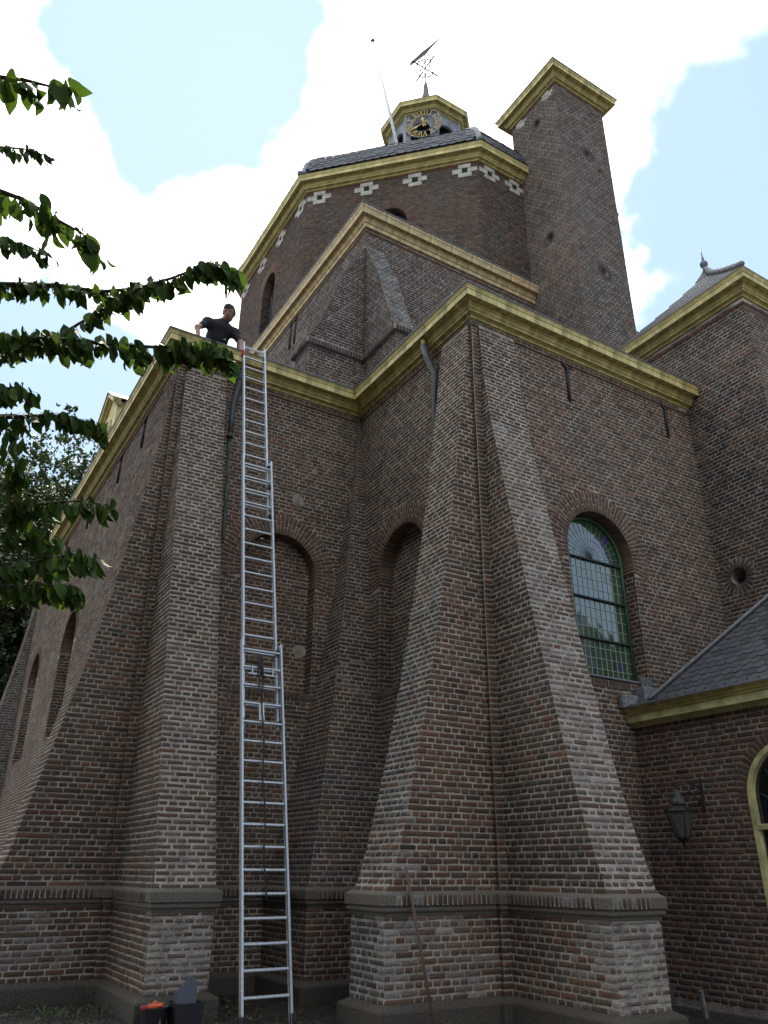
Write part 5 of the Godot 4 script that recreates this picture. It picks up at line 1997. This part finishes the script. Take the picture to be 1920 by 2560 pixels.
# ---------------------------------------------------------------- small things at the foot of the walls
func build_small_things() -> void:
	# wall lantern on a scrolled bracket
	var wl := thing("wall_lantern", "old glass wall lantern on a scrolled iron bracket on the annex wall", "lantern", V(9.27, 1.85, -7.08))
	var st := st_new()
	box(st, V(-.012, .60, 0), V(.024, .42, .035), Basis.IDENTITY, .006)
	put(st, "back_plate", M.iron, wl)
	st = st_new(true)
	tube(st, [V(-.02, .70, 0), V(-.24, .735, -.03), V(-.46, .70, -.06)], [.012], 6)
	var sc := []
	for i in 28:
		var t := i * .36
		var r := .075 * (1.0 - i / 34.0)
		sc.append(V(-.28 + cos(t) * r, .60 + sin(t) * r, -.03))
	tube(st, sc, [.009], 5)
	sc = []
	for i in 22:
		var t := PI + i * .36
		var r := .055 * (1.0 - i / 26.0)
		sc.append(V(-.07 + cos(t) * r, .52 + sin(t) * r, 0))
	tube(st, sc, [.009], 5)
	tube(st, [V(-.02, .45, 0), V(-.13, .56, -.01), V(-.25, .66, -.03)], [.009], 6)
	tube(st, [V(-.44, .70, -.06), V(-.44, .62, -.06)], [.008], 5)
	put(st, "bracket", M.iron, wl)
	var c := V(-.44, 0, -.06)
	st = st_new()
	lathe(st, c, [[.0, .66], [.03, .64], [.05, .58], [.06, .54], [.10, .50], [.10, .47], [.06, .465]], 8)
	put(st, "vent_cap", M.copper, wl)
	st = st_new()
	lathe(st, c, [[.06, .465], [.19, .41], [.20, .385], [.17, .38]], 6)
	put(st, "roof", M.iron, wl)
	var glass := StandardMaterial3D.new()
	glass.albedo_color = Color(.42, .43, .42, .42)
	glass.transparency = BaseMaterial3D.TRANSPARENCY_ALPHA
	glass.roughness = .25
	glass.cull_mode = BaseMaterial3D.CULL_DISABLED
	for i in 6:
		var t0 := TAU * i / 6
		var t1 := TAU * (i + 1) / 6
		var a := c + V(cos(t0) * .175, .38, sin(t0) * .175)
		var b := c + V(cos(t1) * .175, .38, sin(t1) * .175)
		var d := c + V(cos(t1) * .075, .07, sin(t1) * .075)
		var e := c + V(cos(t0) * .075, .07, sin(t0) * .075)
		st = st_new()
		quad(st, e, d, b, a)
		put(st, "pane", glass, wl)
		st = st_new(true)
		tube(st, [a, e], [.009], 5)
		put(st, "bar", M.iron, wl)
	st = st_new()
	lathe(st, c, [[.0, -.04], [.015, -.02], [.03, .02], [.08, .06], [.085, .08], [.0, .082]], 6)
	put(st, "finial", M.iron, wl)
	# buckets
	var bk := thing("bucket", "low black bucket with an orange glove at the foot of the buttress", "bucket", V(3.03, 0, -9.62))
	st = st_new()
	lathe(st, Vector3.ZERO, [[.0, .0], [.12, .0], [.125, .01], [.155, .17], [.165, .172], [.165, .185], [.150, .185], [.12, .02], [0, .02]], 20)
	put(st, "tub", M.plastic, bk)
	st = st_new(true)
	var hp := []
	for i in 13: hp.append(V(.16 * cos(PI * i / 12), .18 + .05 * sin(PI * i / 12), .03 + .10 * sin(PI * i / 12)))
	tube(st, hp, [.004], 5)
	put(st, "handle", M.ring_grey, bk)
	var gl := thing("work_glove", "crumpled orange work glove lying on the black bucket", "glove", V(2.99, .165, -9.56))
	st = st_new(true)
	nets(st, [[V(-.05, .02, 0), V(.04, .03, .01), .032, .036], [V(.03, .03, -.02), V(.10, .045, -.04), .014, .011, .008], [V(.04, .03, .0), V(.115, .04, .0), .014, .011, .008], [V(.04, .03, .02), V(.105, .05, .03), .014, .011, .008], [V(.03, .03, .035), V(.085, .035, .06), .013, .010, .008], [V(-.01, .03, -.03), V(.05, .06, -.075), .014, .012, .008]], .008, .02)
	st.index()
	put(st, "palm", M.orange, gl)
	st = st_new()
	lathe(st, V(-.085, .018, 0), [[.036, -.018], [.040, .0], [.036, .022], [.028, .022], [.028, -.018]], 10)
	put(st, "cuff", M.red, gl)
	var tb := thing("tub", "tall black tub holding a slanted dark grey sheet, beside the orange glove", "tub", V(3.33, 0, -9.50))
	st = st_new()
	for i in 4:
		var a0 := [V(-.14, 0, -.13), V(-.14, 0, .13), V(.14, 0, .13), V(.14, 0, -.13)]
		var j := (i + 1) % 4
		var k0: Vector3 = a0[i]
		var k1: Vector3 = a0[j]
		quad(st, k0, k1, k1 * 1.12 + V(0, .22, 0), k0 * 1.12 + V(0, .22, 0))
		quad(st, k1 * .95 + V(0, .02, 0), k0 * .95 + V(0, .02, 0), k0 * 1.06 + V(0, .22, 0), k1 * 1.06 + V(0, .22, 0))
		quad(st, k0 * 1.12 + V(0, .22, 0), k1 * 1.12 + V(0, .22, 0), k1 * 1.06 + V(0, .22, 0), k0 * 1.06 + V(0, .22, 0))
	quad(st, V(-.13, .02, .12), V(.13, .02, .12), V(.13, .02, -.12), V(-.13, .02, -.12))
	put(st, "body", M.plastic, tb)
	var sh := thing("rubber_sheet", "dark grey rubber sheet standing slanted in the black tub", "sheet", V(3.33, .02, -9.52))
	st = st_new()
	var poly := [V(-.13, .0, .02), V(.12, .0, .02), V(.145, .37, -.07), V(.07, .43, -.09), V(-.12, .27, -.05)]
	for i in poly.size():
		var j := (i + 1) % poly.size()
		tri(st, V(.02, .2, -.03), poly[i], poly[j])
		tri(st, V(.02, .2, -.042), poly[j] - V(0, 0, .012), poly[i] - V(0, 0, .012))
		quad(st, poly[i] - V(0, 0, .012), poly[j] - V(0, 0, .012), poly[j], poly[i])
	put(st, "panel", M.sheet, sh)
	st = st_new(true)
	tube(st, [V(-.12, .02, .024), V(-.10, .27, -.04)], [.008], 5)
	put(st, "edge_bead", M.plastic, sh)
	# pole leaning against the buttress
	var po := thing("wooden_pole", "thin brown wooden pole leaning against the brick buttress face", "pole", V(5.36, 0, -7.72))
	st = st_new(true)
	tube(st, [V(0, .0, 0), V(-.05, .7, -.16), V(-.115, 1.55, -.365)], [.018, .017, .014], 8)
	put(st, "shaft", M.wood, po)
	st = st_new(true)
	tube(st, [V(0.004, -.015, .004), V(0, .06, -.01)], [.023, .022], 8)
	put(st, "ferrule", M.iron, po)
	# short pale post by the annex
	var pp := thing("marker_post", "short pale post at the foot of the annex wall", "post", V(8.75, 0, -7.12))
	st = st_new()
	box(st, V(0, .10, 0), V(.045, .30, .045), Basis(Vector3.BACK, .12), .006)
	put(st, "shaft", M.lead_pale, pp)
	st = st_new()
	box(st, V(-.02, .255, 0), V(.055, .03, .055), Basis(Vector3.BACK, .12), .008)
	put(st, "cap", M.lead, pp)

# ---------------------------------------------------------------- trees
func clump_mesh(seed_: int, count: int) -> ArrayMesh:       # a spray of leaf-shaped faces about 0.5 m across
	var r := RandomNumberGenerator.new()
	r.seed = seed_
	var st := st_new()
	for i in count:
		var c := V(r.randfn(0, .16), r.randfn(0, .12), r.randfn(0, .16))
		var b := Basis.from_euler(V(r.randf_range(-1.0, 1.0), r.randf() * TAU, r.randf_range(-.8, .8)))
		var s := r.randf_range(.07, .13)
		tri(st, c + b * V(-s * .5, 0, 0), c + b * V(0, .012, s * .9), c + b * V(s * .5, 0, 0))
		tri(st, c + b * V(s * .5, 0, 0), c + b * V(0, .012, -s * .9), c + b * V(-s * .5, 0, 0))
	return mesh_of(st)

func tree(label: String, base: Vector3, height: float, crown_c: Vector3, crown_r: Vector3, clumps: int, tone: Color, group: String, seed_: int) -> void:
	var r := RandomNumberGenerator.new()
	r.seed = seed_
	var t := thing("tree", label, "tree", base, group)
	var st := st_new(true)
	var pts := [Vector3.ZERO, V(.1, height * .25, .05), V(-.05, height * .5, .1), V(.1, height * .82, 0)]
	tube(st, pts, [height * .026, height * .022, height * .016, height * .005], 9)
	put(st, "trunk", M.bark, t)
	var xf := []
	var co := []
	var hubs := []
	for i in 34:
		var d := V(r.randfn(), r.randfn(), r.randfn()).normalized() * pow(r.randf(), .38)
		hubs.append(crown_c + d * crown_r)
	st = st_new(true)
	for h in hubs:
		var f := clampf((h.y * .6) / (height * .82), .15, .95)
		var a := V(0, f * height * .82, 0)
		tube(st, [a, a.lerp(h, .5) + V(0, .2, 0), h], [.05 + .004 * height, .04, .015], 5, false)
	put(st, "limbs", M.bark, t)
	for i in clumps:
		var h: Vector3 = hubs[r.randi() % hubs.size()]
		var rad := crown_r.length() * .16
		var p := h + V(r.randfn(0, rad), r.randfn(0, rad * .7), r.randfn(0, rad))
		var hw := p + base - V(0, EYE, 0)
		if seed_ >= 20 and hw.dot(CAM_F) > -1.0 and hw.dot(CAM_R) > -.75 * hw.dot(CAM_F) - 1.5 and hw.dot(CAM_R) < .75 * hw.dot(CAM_F) + 1.5: continue
		xf.append(Transform3D(Basis.from_euler(V(r.randf_range(-.5, .5), r.randf() * TAU, 0)).scaled(Vector3.ONE * r.randf_range(.9, 1.8)), p))
		co.append(tone * r.randf_range(.6, 1.4))
	scatter("crown", M.clump, M.foliage, xf, co, t)

func build_trees() -> void:
	M.clump = clump_mesh(4, 22)
	tree("tall leafy tree with sky showing through its crown behind the left wall", V(4.6, 0, -39), 21, V(0, 14.5, 0), V(5.0, 7.4, 4.5), 8000, Color(.055, .085, .028), "trees beyond the church", 1)
	tree("dark tree at the left edge low behind the wall", V(1.6, 0, -34), 15, V(0, 8.5, 0), V(3.8, 6.8, 3.6), 7000, Color(.035, .055, .02), "trees beyond the church", 2)
	tree("tree left of the tall leafy tree, behind the cherry branches", V(-1.5, 0, -42), 20, V(0, 12, 0), V(5.5, 7.5, 5), 4200, Color(.05, .08, .025), "trees beyond the church", 3)
	# unseen trees: low ones mirrored in the window, tall left ones added for shade
	var back := [[V(16, 0, 18), 9.0], [V(6, 0, 24), 10.0], [V(-9, 0, 12), 16.0], [V(-10, 0, 3), 17.0], [V(27, 0, 12), 9.0], [V(-11, 0, -6), 17.0]]
	var wh := ["right of the path", "straight behind the viewer", "left behind the viewer, added for shade", "far left of the viewer, added for shade", "far right by the annex", "left of the cherry tree, added for shade"]
	for i in back.size():
		var h: float = back[i][1]
		tree("broad garden tree " + wh[i] + ", outside the picture", back[i][0], h, V(0, h * .58, 0), V(h * .33, h * .40, h * .33), 1500 if h < 12.0 else 9000, Color(.055, .085, .03), "garden trees", 20 + i)
	build_cherry()

func build_cherry() -> void:
	var base := V(-1.7, 0, -4.9)
	var t := thing("cherry_tree", "cherry tree whose leafy branches hang into the left of the picture", "tree", base)
	var st := st_new(true)
	tube(st, [Vector3.ZERO, V(.05, 1.2, .05), V(-.02, 2.6, .1), V(.05, 4.2, .25), V(.1, 5.8, .4), V(.0, 7.0, .5)], [.17, .14, .12, .09, .05, .02], 10)
	put(st, "trunk", M.bark, t)
	# each branch: tip-ward points (world) and the size of its leaves
	var br := [
		[[V(-.276, 4.04, -2.29), V(-.21, 4.012, -2.264), V(-.125, 4.003, -2.217), V(-.049, 3.985, -2.181), V(.01, 3.976, -2.15)], .122, 16, .10],
		[[V(-.36, 5.366, -4.075), V(-.245, 5.389, -3.992), V(-.121, 5.381, -3.922), V(-.008, 5.347, -3.871)], .085, 26, .10],
		[[V(-.208, 3.921, -2.70), V(-.122, 3.889, -2.664), V(-.035, 3.859, -2.627), V(.087, 3.792, -2.589), V(.177, 3.748, -2.558), V(.24, 3.704, -2.543)], .125, 30, .12],
		[[V(-.213, 4.743, -4.063), V(-.094, 4.732, -3.997), V(.004, 4.724, -3.941), V(.139, 4.663, -3.892)], .085, 26, .10],
		[[V(-.136, 3.833, -3.218), V(.043, 3.834, -3.109), V(.178, 3.83, -3.028), V(.333, 3.808, -2.946), V(.464, 3.821, -2.859), V(.588, 3.865, -2.76), V(.682, 3.909, -2.679), V(.746, 3.922, -2.633), V(.821, 3.875, -2.613)], .10, 95, .10],
		[[V(-.066, 3.602, -3.429), V(.105, 3.657, -3.296), V(.233, 3.697, -3.196), V(.33, 3.773, -3.096), V(.426, 3.851, -2.995), V(.486, 3.889, -2.938)], .10, 60, .11],
		[[V(-.079, 3.552, -3.206), V(.092, 3.561, -3.097), V(.253, 3.554, -3.002), V(.431, 3.537, -2.903), V(.578, 3.529, -2.818), V(.692, 3.539, -2.744), V(.775, 3.525, -2.701), V(.833, 3.497, -2.681)], .105, 140, .12],
		[[V(-.027, 3.289, -3.188), V(.053, 3.304, -3.13), V(.107, 3.315, -3.092), V(.158, 3.29, -3.074)], .085, 26, .10],
		[[V(-.003, 3.296, -3.427), V(.142, 3.31, -3.331), V(.275, 3.317, -3.246), V(.384, 3.299, -3.19), V(.48, 3.26, -3.152)], .085, 56, .10],
		[[V(.096, 2.997, -3.786), V(.216, 3.023, -3.699), V(.351, 3.053, -3.60), V(.49, 3.064, -3.509), V(.608, 3.048, -3.446)], .092, 42, .12],
		[[V(.162, 2.779, -3.992), V(.3, 2.815, -3.889), V(.42, 2.854, -3.795), V(.528, 2.877, -3.716), V(.631, 2.855, -3.665)], .095, 50, .15],
		[[V(.17, 2.695, -3.904), V(.311, 2.702, -3.814), V(.451, 2.71, -3.724), V(.59, 2.691, -3.65)], .11, 46, .10],
		[[V(.131, 3.011, -4.144), V(.258, 3.048, -4.046), V(.361, 3.049, -3.983), V(.438, 3.013, -3.955)], .10, 46, .20],
		[[V(.15, 3.419, -3.526), V(.184, 3.267, -3.586), V(.224, 3.133, -3.635), V(.238, 2.998, -3.699)], .09, 34, .12],
	]
	var xf := []
	var co := []
	for q in br:
		var pts: Array = q[0]
		var root := V(.0, clampf((pts[0] as Vector3).y - .3, 1.6, 6.0), .25)
		var line := [root]
		var p0: Vector3 = pts[0] - base
		line.append(root.lerp(p0, .5) + V(0, .12, 0))
		for p in pts: line.append(p - base)
		st = st_new(true)
		var rad := []
		for i in line.size(): rad.append(lerpf(.026, .0025, pow(float(i) / (line.size() - 1), .45)))
		tube(st, line, rad, 6)
		var bst := st
		# leaves on short stalks, hanging
		var cnt: int = int(q[2] * 2.3)
		for i in cnt:
			var f := rng.randf() * (pts.size() - 1.0)
			if i < 6: f = pts.size() - 1.0 - rng.randf() * .6
			var k := mini(int(f), pts.size() - 2)
			var p: Vector3 = (pts[k] as Vector3).lerp(pts[k + 1], f - k) - base
			var dirb: Vector3 = (pts[k + 1] - pts[k]).normalized()
			var sd := V(clampf(rng.randfn(0, .4), -.8, .8), rng.randf_range(-.55, .45), clampf(rng.randfn(0, .4), -.8, .8))
			var p_on := p
			p += sd * q[3] * .5
			tube(bst, [p_on, p_on.lerp(p, .5) + V(0, .006, 0), p], [.0016, .0012], 3, false)
			var L: float = q[1] * rng.randf_range(.5, 1.12)
			var yaw := rng.randf() * TAU
			var tilt := rng.randf_range(-.15, .7)
			var b := Basis(Vector3.UP, yaw) * Basis(Vector3.RIGHT, tilt) * Basis(Vector3.UP, rng.randf_range(-.8, .8))
			# lean a little towards the tip of the branch
			b = Basis(Vector3.UP.cross(dirb).normalized(), -.35) * b
			b = b * Basis.from_scale(V(L * rng.randf_range(.85, 1.1), L, L))
			xf.append(Transform3D(b, p))
			var c := Color(.034, .066, .018).lerp(Color(.055, .100, .023), rng.randf())
			if rng.randf() < .05: c = Color(.13, .16, .03)
			co.append(c * rng.randf_range(.75, 1.2))
		put(bst, "branch", M.twig, t)
	# leaves outside the picture, thickened round the trunk to shade the walls
	var x2 := []
	var c2 := []
	for i in 15000:
		var h := V(rng.randfn(0, 1.3), rng.randf_range(1.9, 7.4), rng.randfn(0, 1.5))
		h += V(-.9, 0, -.3)
		var hw := h + base - V(0, EYE, 0)
		if hw.dot(CAM_F) > 0.0 and hw.dot(CAM_R) > -.62 * hw.dot(CAM_F): continue
		var L := rng.randf_range(.07, .11)
		var b := (Basis(Vector3.UP, rng.randf() * TAU) * Basis(Vector3.RIGHT, rng.randf_range(0, .9))).scaled(Vector3.ONE * L)
		x2.append(Transform3D(b, h))
		c2.append(Color(.04, .078, .02) * rng.randf_range(.7, 1.3))
	var sc := []
	for i in xf.size():
		var w: Transform3D = xf[i]
		w.origin += base
		var d := w.origin - V(0, EYE, 0)
		sc.append([w.basis.y.length() / maxf(.2, d.dot(CAM_F)) if d.dot(CAM_R) / d.dot(CAM_F) > -.5 else 0.0, i])
	sc.sort_custom(func(x, y): return x[0] > y[0])
	var one := {}
	for i in mini(300, sc.size()): one[sc[i][1]] = true
	for i in xf.size():
		if one.has(i):
			var key := "leaf%d_%d" % [int(co[i].g * 110), int(co[i].r * 40)]
			if not M.has(key):
				var m := mat(key, co[i], .68)
				m.metallic_specular = .25
				m.backlight_enabled = true
				m.backlight = M.leaf.backlight
			put_mesh(leaf_meshes[i % 3], "leaf", M[key], t, xf[i])
		else:
			x2.append(xf[i])
			c2.append(co[i])
	scatter("foliage", leaf_mesh, M.leaf, x2, c2, t)
